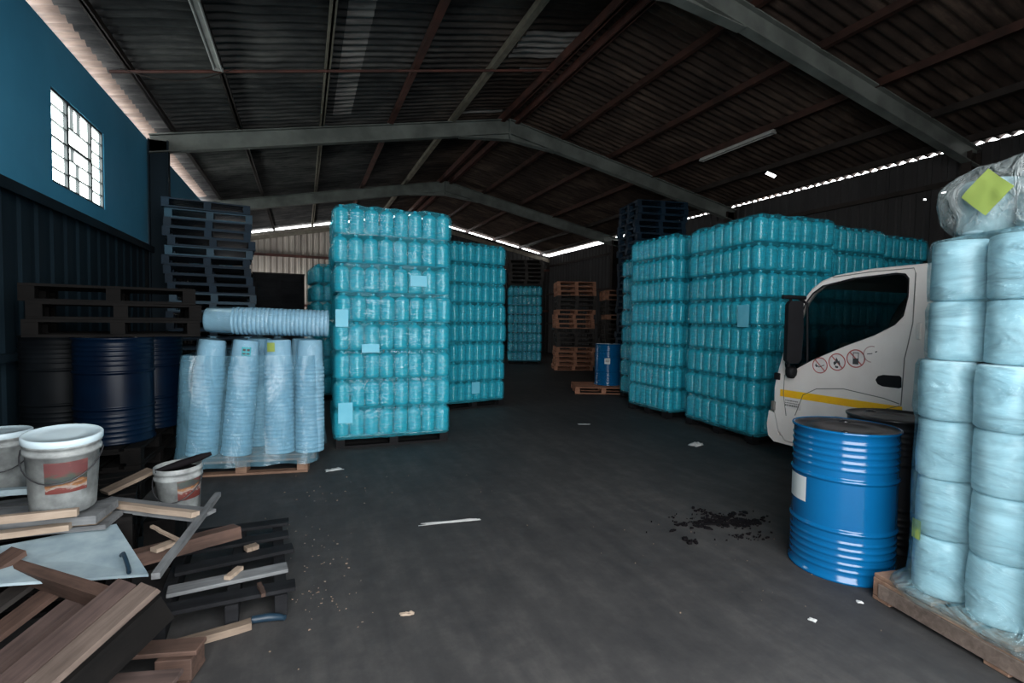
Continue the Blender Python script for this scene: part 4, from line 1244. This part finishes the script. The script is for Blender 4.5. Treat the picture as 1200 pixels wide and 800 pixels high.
# ================================================================== PAILS
def pail(label, loc, rot, r, h, lid, mt='pail_dirty', sheet=True, la=(-2.0, -0.75), bail_drop=0.14, bail_az=-PI/2, residue=False):
    root = thing('plastic_pail', label, 'bucket', loc, rot)
    rb = r*0.86
    mb = MB()
    mb.lathe([(0.0, 0.004), (rb*0.96, 0.0), (rb, 0.008), (r*0.96, h-0.075), (r*1.02, h-0.073), (r*1.02, h-0.058), (r*0.975, h-0.056), (r*0.98, h-0.035), (r*1.03, h-0.033), (r*1.03, h-0.018), (r, h-0.016), (r*1.02, h-0.002), (r*1.0, h), (r*0.965, h-0.004), (r*0.93, h-0.05), (rb*0.965, 0.012), (0, 0.012)], 40)
    mb.build('pail_body', MT[mt], root)
    if lid:
        mb = MB(); mb.lathe([(r*1.045, h-0.022), (r*1.055, h-0.02), (r*1.055, h+0.006), (r*1.03, h+0.010), (r*0.97, h+0.010), (r*0.95, h+0.006), (r*0.5, h+0.006), (0, h+0.006)], 40)
        mb.build('lid', MT['pail_lid'], root)['label'] = 'bluish white lid'
    if sheet:
        mb = MB()
        z0, z1 = h*0.32, h*0.74
        def lf(i, j):
            a = la[0]+(la[1]-la[0])*i/10; z = z0+(z1-z0)*j/3
            rr = rb+(r*0.96-rb)*(z/(h-0.075))+0.0012
            return (rr*math.cos(a), rr*math.sin(a), z)
        mb.grid(10, 3, lf)
        mb.build('label', MT['print'], root, fix=False)['label'] = 'worn printed label in red, orange and green'
    # wire bail hanging down on one side
    pts = []
    zt = h-0.066
    for k in range(17):
        a = PI*k/16
        off = math.sin(a)
        az = bail_az-PI/2+a
        rr = (r*1.035)+0.004
        pts.append((rr*math.cos(az), rr*math.sin(az), zt-bail_drop*off))
    mb = MB(); mb.tube(pts, 0.0032, 6); mb.build('bail', MT['wire'], root)
    if residue:
        mb = MB()
        def rf(i, j):
            a = 2*PI*i/20; rr = r*0.92*j/5
            return (rr*math.cos(a), rr*math.sin(a), h-0.035+0.02*noise.noise(Vector((rr*math.cos(a)*30, rr*math.sin(a)*30, 0))))
        mb.grid(20, 5, rf)
        mb.build('residue', MT['black_grease'], root, fix=False)
    return root
pail('white paint pail with a pale lid and red printed label, on the scrap boards', (-1.11, 3.15, 0.560), (0.10, 0.04, 0.0), 0.148, 0.37, True, 'pail_dirty', la=(-1.75, -0.55), bail_az=-1.45, bail_drop=0.13)
pail('open white pail with black residue, wedged behind the long batten', (-0.72, 3.68, 0.300), (0.02, -0.03, 0.3), 0.128, 0.29, False, 'pail_dirty', la=(-1.75, -0.5), bail_az=-2.0, bail_drop=0.13, residue=True)
pail('grimy lidded pail in shadow at the left edge, behind the white pail', (-1.66, 3.86, 0.462), (0, 0, 0), 0.145, 0.36, True, 'pail_dirty', sheet=False, bail_az=-1.2)
# black scraper laid across the open pail
mb = MB()
mb.tube([(-0.83, 3.60, 0.575), (-0.72, 3.63, 0.60), (-0.60, 3.66, 0.63), (-0.545, 3.67, 0.645)], [0.014, 0.024, 0.022, 0.012], 8)
tag(mb.build('black_rag', MT['black_grease']), 'black crusted rag draped across the open pail', 'rag')

# ================================================================== SCRAP PILE
def plank(label, a, b, w, t, mt, name='plank', roll=0.0, group=None, notch=0.0, cat='plank'):
    a, b = Vector(a), Vector(b)
    x = (b-a); ln = x.length; x.normalize()
    y = Vector((0, 0, 1)).cross(x).normalized(); z = x.cross(y)
    Rm = Matrix((x, y, z)).transposed()@Matrix.Rotation(roll, 3, 'X')
    mb = MB()
    n = 6
    rn = random.Random(label)
    vs, fs = [], []
    for i in range(n+1):
        u = -ln/2+ln*i/n
        wob = rn.uniform(-0.003, 0.003)
        for k, (sy, sz) in enumerate(((-1, -1), (1, -1), (1, 1), (-1, 1))):
            uu = u+(rn.uniform(-notch, notch) if i in (0, n) else 0)
            vs.append((uu, sy*w/2+wob, sz*t/2))
    for i in range(n):
        for k in range(4):
            fs.append((i*4+k, i*4+(k+1) % 4, (i+1)*4+(k+1) % 4, (i+1)*4+k))
    fs += [(3, 2, 1, 0), (n*4, n*4+1, n*4+2, n*4+3)]
    mb.add(vs, fs)
    o = mb.build(name, MT[mt])
    Mx = Rm.to_4x4(); Mx.translation = (a+b)/2
    o.matrix_world = Mx
    return tag(o, label, cat, group)

# base: dark pallets piled by the left wall carrying the pails
for k in range(3):
    o = put('wooden_pallet', PM_black, None, (-1.55, 3.62, k*0.1445), (0, 0, 0.18+RND.uniform(-.05, .05)))
    tag(o, ['lowest', 'middle', 'upper'][k]+' dark pallet under the scrap boards and lidded pails', 'pallet', 'dark pallets under the scrap boards')
plank('grey board lying along the left edge under the grimy pail', (-2.0, 3.55, 0.446), (-1.2, 3.72, 0.446), 0.12, 0.022, 'grey_wood')
plank('wide grey board flat under the white pail', (-1.75, 3.28, 0.446), (-0.92, 3.20, 0.446), 0.20, 0.024, 'grey_wood')
plank('tan board doubling the grey one under the white pail', (-1.75, 3.28, 0.472), (-0.96, 3.19, 0.472), 0.16, 0.024, 'tan_wood')
plank('pale plywood strip under the white pail, topmost', (-1.60, 3.24, 0.505), (-0.94, 3.17, 0.505), 0.24, 0.040, 'grey_wood')
plank('pale raw batten crossing in front of the white pail', (-1.75, 2.965, 0.585), (-1.00, 2.985, 0.575), 0.03, 0.035, 'pale_wood')
plank('pale split lath below the batten, left of the white sheet', (-1.60, 3.02, 0.49), (-1.05, 3.045, 0.49), 0.05, 0.028, 'pale_wood')
plank('light grey lath poking out left of the white pail', (-1.9, 3.42, 0.60), (-1.25, 3.34, 0.60), 0.045, 0.03, 'white_board')
plank('wide grey board running from the white pail to the open pail', (-1.08, 3.52, 0.447), (-0.50, 3.16, 0.425), 0.15, 0.02, 'grey_wood')
plank('pale split board edge in front of the open pail', (-0.98, 3.37, 0.476), (-0.53, 3.10, 0.455), 0.035, 0.03, 'pale_wood', notch=0.02)
plank('thin pale splinter below the split board', (-0.75, 3.16, 0.40), (-0.58, 2.98, 0.37), 0.016, 0.012, 'pale_wood')
plank('tan offcut leaning between the two pails', (-1.10, 3.66, 0.46), (-0.90, 3.82, 0.53), 0.10, 0.02, 'tan_wood')
plank('thick blackened timber block standing under the open pail', (-0.80, 3.54, 0.148), (-0.80, 3.86, 0.148), 0.16, 0.296, 'shade_dark_wood', name='timber_block', cat='timber')
# white faced sheet
mb = MB()
cs = [(-1.33, 3.02, 0.44), (-0.91, 3.19, 0.425), (-0.665, 2.745, 0.325), (-1.20, 2.70, 0.40)]
mb.add(cs+[(x, y, z-0.012) for x, y, z in cs], [(0, 1, 2, 3), (7, 6, 5, 4), (0, 4, 5, 1), (1, 5, 6, 2), (2, 6, 7, 3), (3, 7, 4, 0)])
tag(mb.build('white_sheet', MT['white_board']), 'pale blue-white sheet offcut on the scrap pile, below the white pail', 'board')
mb = MB(); mb.tube([(-0.80, 2.86, 0.385), (-0.785, 2.84, 0.40), (-0.765, 2.80, 0.385), (-0.745, 2.76, 0.362), (-0.735, 2.73, 0.352)], 0.009, 6)
tag(mb.build('blue_strap', MT['navy_tube']), 'short dark blue strap end lying on the white sheet corner', 'strap')
plank('long whitish batten slanting up across the scrap toward the lane', (-0.57, 2.45, 0.44), (-0.485, 3.50, 0.43), 0.032, 0.026, 'grey_wood')
plank('thick brown beam offcut lying crosswise in the dark scrap', (-0.80, 3.00, 0.30), (-0.36, 3.28, 0.27), 0.075, 0.07, 'brown_wood', notch=0.01)
plank('pale chip of wood by the corner of the white sheet', (-0.70, 2.98, 0.34), (-0.63, 3.05, 0.34), 0.05, 0.02, 'pale_wood')

# dark broken pallet on the floor at the right of the pile
bp = thing('broken_pallet', 'blackened broken pallet on the floor beside the lane, right of the pile', 'pallet', (-0.36, 3.26, 0), (0, 0, 0.06))
def part_board(parent, name, c, s, mt, rot=(0, 0, 0)):
    mb = MB(); mb.box((0, 0, 0), s, ch=0.003)
    return mb.build(name, MT[mt], parent, c, rot)
for x in (-0.30, 0.0, 0.22): part_board(bp, 'stringer', (x, 0, 0.055), (0.06, 1.05, 0.11), 'black_wood')
for y, mt, ln, dx, rz in ((-0.46, 'black_wood', 0.62, -0.02, 0.0), (-0.26, 'grey_wood', 0.56, -0.02, 0.06), (-0.02, 'black_wood', 0.60, 0.0, 0.1), (0.22, 'black_wood', 0.62, -0.03, 0.02), (0.46, 'black_wood', 0.58, 0.0, -0.05)):
    part_board(bp, 'deck_board', (dx, y, 0.121), (ln, 0.10, 0.02), mt, (0, 0, rz))
plank('small pale block on a grey deck board of the broken pallet', (-0.375, 2.97, 0.142), (-0.325, 3.07, 0.142), 0.035, 0.02, 'pale_wood', name='wood_block', cat='wood block')
plank('reddish splinter standing in the broken pallet near the lane', (-0.215, 2.84, 0.145), (-0.185, 2.72, 0.142), 0.02, 0.018, 'brown_wood', name='splinter')
plank('tan knot of wood on the far boards of the broken pallet', (-0.32, 3.30, 0.145), (-0.26, 3.33, 0.145), 0.05, 0.025, 'tan_wood', name='wood_block', cat='wood block')
plank('pale-edged batten on the floor at the near end of the scrap', (-0.60, 2.63, 0.02), (-0.24, 2.70, 0.02), 0.05, 0.035, 'tan_wood')
mb = MB(); mb.tube([(-0.24, 2.735, 0.02), (-0.16, 2.73, 0.02), (-0.11, 2.715, 0.018), (-0.09, 2.70, 0.018)], [0.018, 0.02, 0.016, 0.012], 10)
tag(mb.build('plastic_tube', MT['navy_tube']), 'dark blue plastic tube lying at the tip of the floor batten', 'tube')

# big brown pallet tilted at the near left corner
cnr = Vector((-0.535, 2.29, 0.455))
eh = Vector((-0.73, 0.69, 0.0)).normalized()
eb = Vector((-0.28, -0.23, -0.15)).normalized()
eb = (eb-eh*eb.dot(eh)).normalized()
en = eh.cross(eb).normalized()
if en.z < 0: en = -en
big = thing('broken_pallet', 'large brown pallet with missing boards, tilted at the near left corner', 'pallet')
Mx = Matrix((eh, eb, en)).transposed()
if Mx.determinant() < 0:
    pass
def bboard(name, h0, h1, b0, b1, n0, n1, mt, sk=0.0):
    mb = MB()
    def P(h, b, n): return cnr+eh*h+eb*b+en*n
    rn = random.Random(h0*10+b0)
    vs = [P(h, b+rn.uniform(-.006, .006), n) for h in (h0, h1) for b in (b0, b1) for n in (n0, n1)]
    c = sum(vs, Vector())/8
    # local frame so the grain follows the board
    X = eb if (b1-b0) > (h1-h0) else eh
    Y = en.cross(X).normalized()
    R_ = Matrix((X, Y, en)).transposed()
    mb.add([R_.transposed()@(q-c) for q in vs], [(0, 1, 3, 2), (4, 6, 7, 5), (0, 4, 5, 1), (2, 3, 7, 6), (0, 2, 6, 4), (1, 5, 7, 3)])
    o = mb.build(name, MT[mt], big)
    m4 = R_.to_4x4(); m4.translation = c
    o.matrix_local = m4
    return o
bboard('deck_board', 0.0, 0.10, -0.01, 1.0, -0.024, 0.0, 'worn_wood')
bboard('deck_board', 0.115, 0.225, 0.0, 1.0, -0.026, -0.002, 'purple_wood')
bboard('deck_board', 0.86, 0.97, 0.0, 0.9, -0.026, -0.002, 'brown_wood')
for b in (0.02, 0.45, 0.88): bboard('stringer', 0.0, 1.0, b, b+0.05, -0.125, -0.027, 'brown_wood')
bboard('side_strip', -0.022, -0.001, 0.0, 1.0, -0.15, -0.026, 'shade_dark_wood')  # dark strip added where the pallet's flank is only in shade
for h, mt in ((0.02, 'dark_wood'), (0.27, 'brown_wood'), (0.44, 'purple_wood'), (0.62, 'brown_wood'), (0.80, 'dark_wood')):
    bboard('bottom_board', h, h+0.10, 0.0, 0.95, -0.150, -0.127, mt)
# broken pallet end beneath it
bp2 = thing('broken_pallet', 'brown broken pallet end under the tilted pallet, beside the lane', 'pallet', (-0.62, 2.22, 0), (0, 0, -0.25))
part_board(bp2, 'block', (0.08, 0.24, 0.065), (0.14, 0.12, 0.09), 'brown_wood'); part_board(bp2, 'block', (0.08, -0.22, 0.065), (0.14, 0.12, 0.09), 'brown_wood')
part_board(bp2, 'bottom_board', (0.08, 0, 0.010), (0.12, 0.66, 0.02), 'brown_wood')
part_board(bp2, 'deck_board', (0.0, 0.25, 0.121), (0.32, 0.10, 0.02), 'brown_wood'); part_board(bp2, 'deck_board', (0.0, 0.05, 0.121), (0.32, 0.10, 0.02), 'purple_wood'); part_board(bp2, 'deck_board', (0.0, -0.20, 0.121), (0.32, 0.10, 0.02), 'brown_wood')

# ================================================================== LIGHT FITTINGS AND CABLE
def batten(label, x, y0, y1, dz):
    z = roof_z(x)-dz
    root = thing('ceiling_light', label, 'ceiling light', (x, (y0+y1)/2, z), group=None)
    ln = y1-y0
    mb = MB(); mb.box((0, 0, 0), (0.07, ln, 0.05), ch=0.006); mb.build('housing', MT['white_metal'], root)
    for s in (-1, 1):
        mb = MB(); mb.tube([(s*0.045, -ln/2+0.04, -0.035), (s*0.045, ln/2-0.04, -0.035)], 0.014, 10); mb.build('lamp_tube', MT['lamp_white'], root)
    for s in (-1, 1):
        mb = MB(); mb.box((0, s*(ln/2-0.025), -0.03), (0.13, 0.03, 0.045), ch=0.004); mb.build('lamp_holder', MT['white_metal'], root)
    return root
batten('unlit twin-tube batten hung under the left roof slope, near the doorway', -1.06, 6.3, 8.0, 0.16)
batten('unlit twin-tube batten under the right roof slope, beyond the near rafter', 8.17, 7.0, 8.9, 0.18)
mb = MB()
pts = []
for i in range(13):
    t = i/12; x = -2.15+1.3*t
    pts.append((x, 8.0, roof_z(x)-0.17-0.16*math.sin(PI*t)))
mb.tube(pts, 0.006, 6)
tag(mb.build('cable', MT['dark_steel']), 'loose black cable sagging under the left roof slope', 'cable')

# ================================================================== FLOOR LITTER
def scrap(name, label, cat, c, sx, sy, h, mt, seed, crumple=1.0, rz=0.0):
    mb = MB()
    n = 10
    def fn(i, j):
        u, v = i/n-0.5, j/n-0.5
        q = Vector((u*6, v*6, seed))
        edge = 1-max(abs(u), abs(v))*2
        k = 1+0.35*noise.noise(q*0.6)
        return (u*sx*k, v*sy*k, 0.003+h*max(0, (0.35+0.65*noise.noise(q*crumple)))*min(1, edge*3+0.1))
    mb.grid(n, n, fn)
    mb.grid(n, n, lambda i, j: (fn(i, j)[0], fn(i, j)[1], 0.001))
    o = mb.build(name, MT[mt], None, (c[0], c[1], 0), (0, 0, rz))
    return tag(o, label, cat)
scrap('plastic_scrap', 'crumpled white plastic on the floor before the right stacks', 'litter', (4.52, 4.86), 0.16, 0.11, 0.07, 'scrap_white', 3, 1.6, 0.3)
scrap('paper_scrap', 'small flat white paper far down the lane floor', 'litter', (3.84, 6.42), 0.18, 0.06, 0.012, 'scrap_white', 5, 1, -0.3)
scrap('paper_strip', 'long thin whitish strip lying mid lane', 'litter', (1.03, 3.61), 0.42, 0.035, 0.012, 'scrap_white', 8, 1.5, -0.12)
scrap('wood_chip', 'pale chip of wood on the near lane floor', 'litter', (0.49, 2.54), 0.07, 0.03, 0.016, 'pale_wood', 11, 1, -0.2)
scrap('plastic_scrap', 'tiny white scrap on the floor between drum and camera', 'litter', (2.42, 1.74), 0.03, 0.035, 0.01, 'scrap_white', 13, 1, 0.4)
scrap('plastic_scrap', 'tiny white scrap by the corner of the right pallet', 'litter', (2.82, 1.76), 0.025, 0.03, 0.012, 'scrap_white', 14, 1, 0.9)
scrap('plastic_scrap', 'torn film scrap at the right corner of the bucket pallet', 'litter', (0.28, 5.28), 0.16, 0.07, 0.02, 'scrap_white', 17, 1.4, 0.2)

def chips(name, label, spots, mt, seed, kind=None, h=0.008):
    rn = random.Random(seed)
    mb = MB()
    for (cx, cy, sx, sy, n, s0, s1) in spots:
        for _ in range(n):
            x, y = rn.gauss(cx, sx), rn.gauss(cy, sy)
            s = rn.uniform(s0, s1)
            k = rn.randint(3, 6); a0 = rn.uniform(0, 6); el = rn.uniform(0.3, 1.0); ra = rn.uniform(-0.5, 0.9)
            pl = []
            for i in range(k):
                u = s*rn.uniform(.35, 1)*math.cos(a0+2*PI*i/k); w_ = s*el*rn.uniform(.35, 1)*math.sin(a0+2*PI*i/k)
                pl.append((x+u*math.cos(ra)-w_*math.sin(ra), y+u*math.sin(ra)+w_*math.cos(ra)))
            mb.prism(pl, 0.0008, h*rn.uniform(0.4, 1.0), lambda u, v, t: (u, v, t))
    o = mb.build(name, MT[mt])
    return tag(o, label, 'debris', None, kind)
chips('black_debris', 'patch of black flakes on the floor left of the blue drum', [(2.95, 2.92, 0.16, 0.045, 150, 0.008, 0.05), (3.12, 2.80, 0.11, 0.03, 90, 0.008, 0.045), (2.95, 2.62, 0.10, 0.05, 40, 0.005, 0.026), (2.75, 2.98, 0.14, 0.10, 30, 0.005, 0.016), (2.98, 3.08, 0.04, 0.06, 20, 0.012, 0.035)], 'black_grease', 3, 'stuff', 0.012)
chips('black_lump', 'small black lump on the floor left of the flakes', [(2.48, 2.68, 0.025, 0.02, 8, 0.02, 0.035)], 'black_grease', 4, None, 0.02)
chips('pale_debris', 'pale wood crumbs scattered over the lane floor', [(0.05, 3.4, 0.14, 0.45, 46, 0.003, 0.010), (0.1, 2.8, 0.15, 0.1, 30, 0.003, 0.009), (0.9, 4.4, 0.7, 0.6, 22, 0.003, 0.008), (2.4, 2.5, 0.6, 0.5, 30, 0.002, 0.007), (0.2, 4.6, 0.2, 0.2, 14, 0.004, 0.012)], 'tan_wood', 5, 'stuff', 0.006)
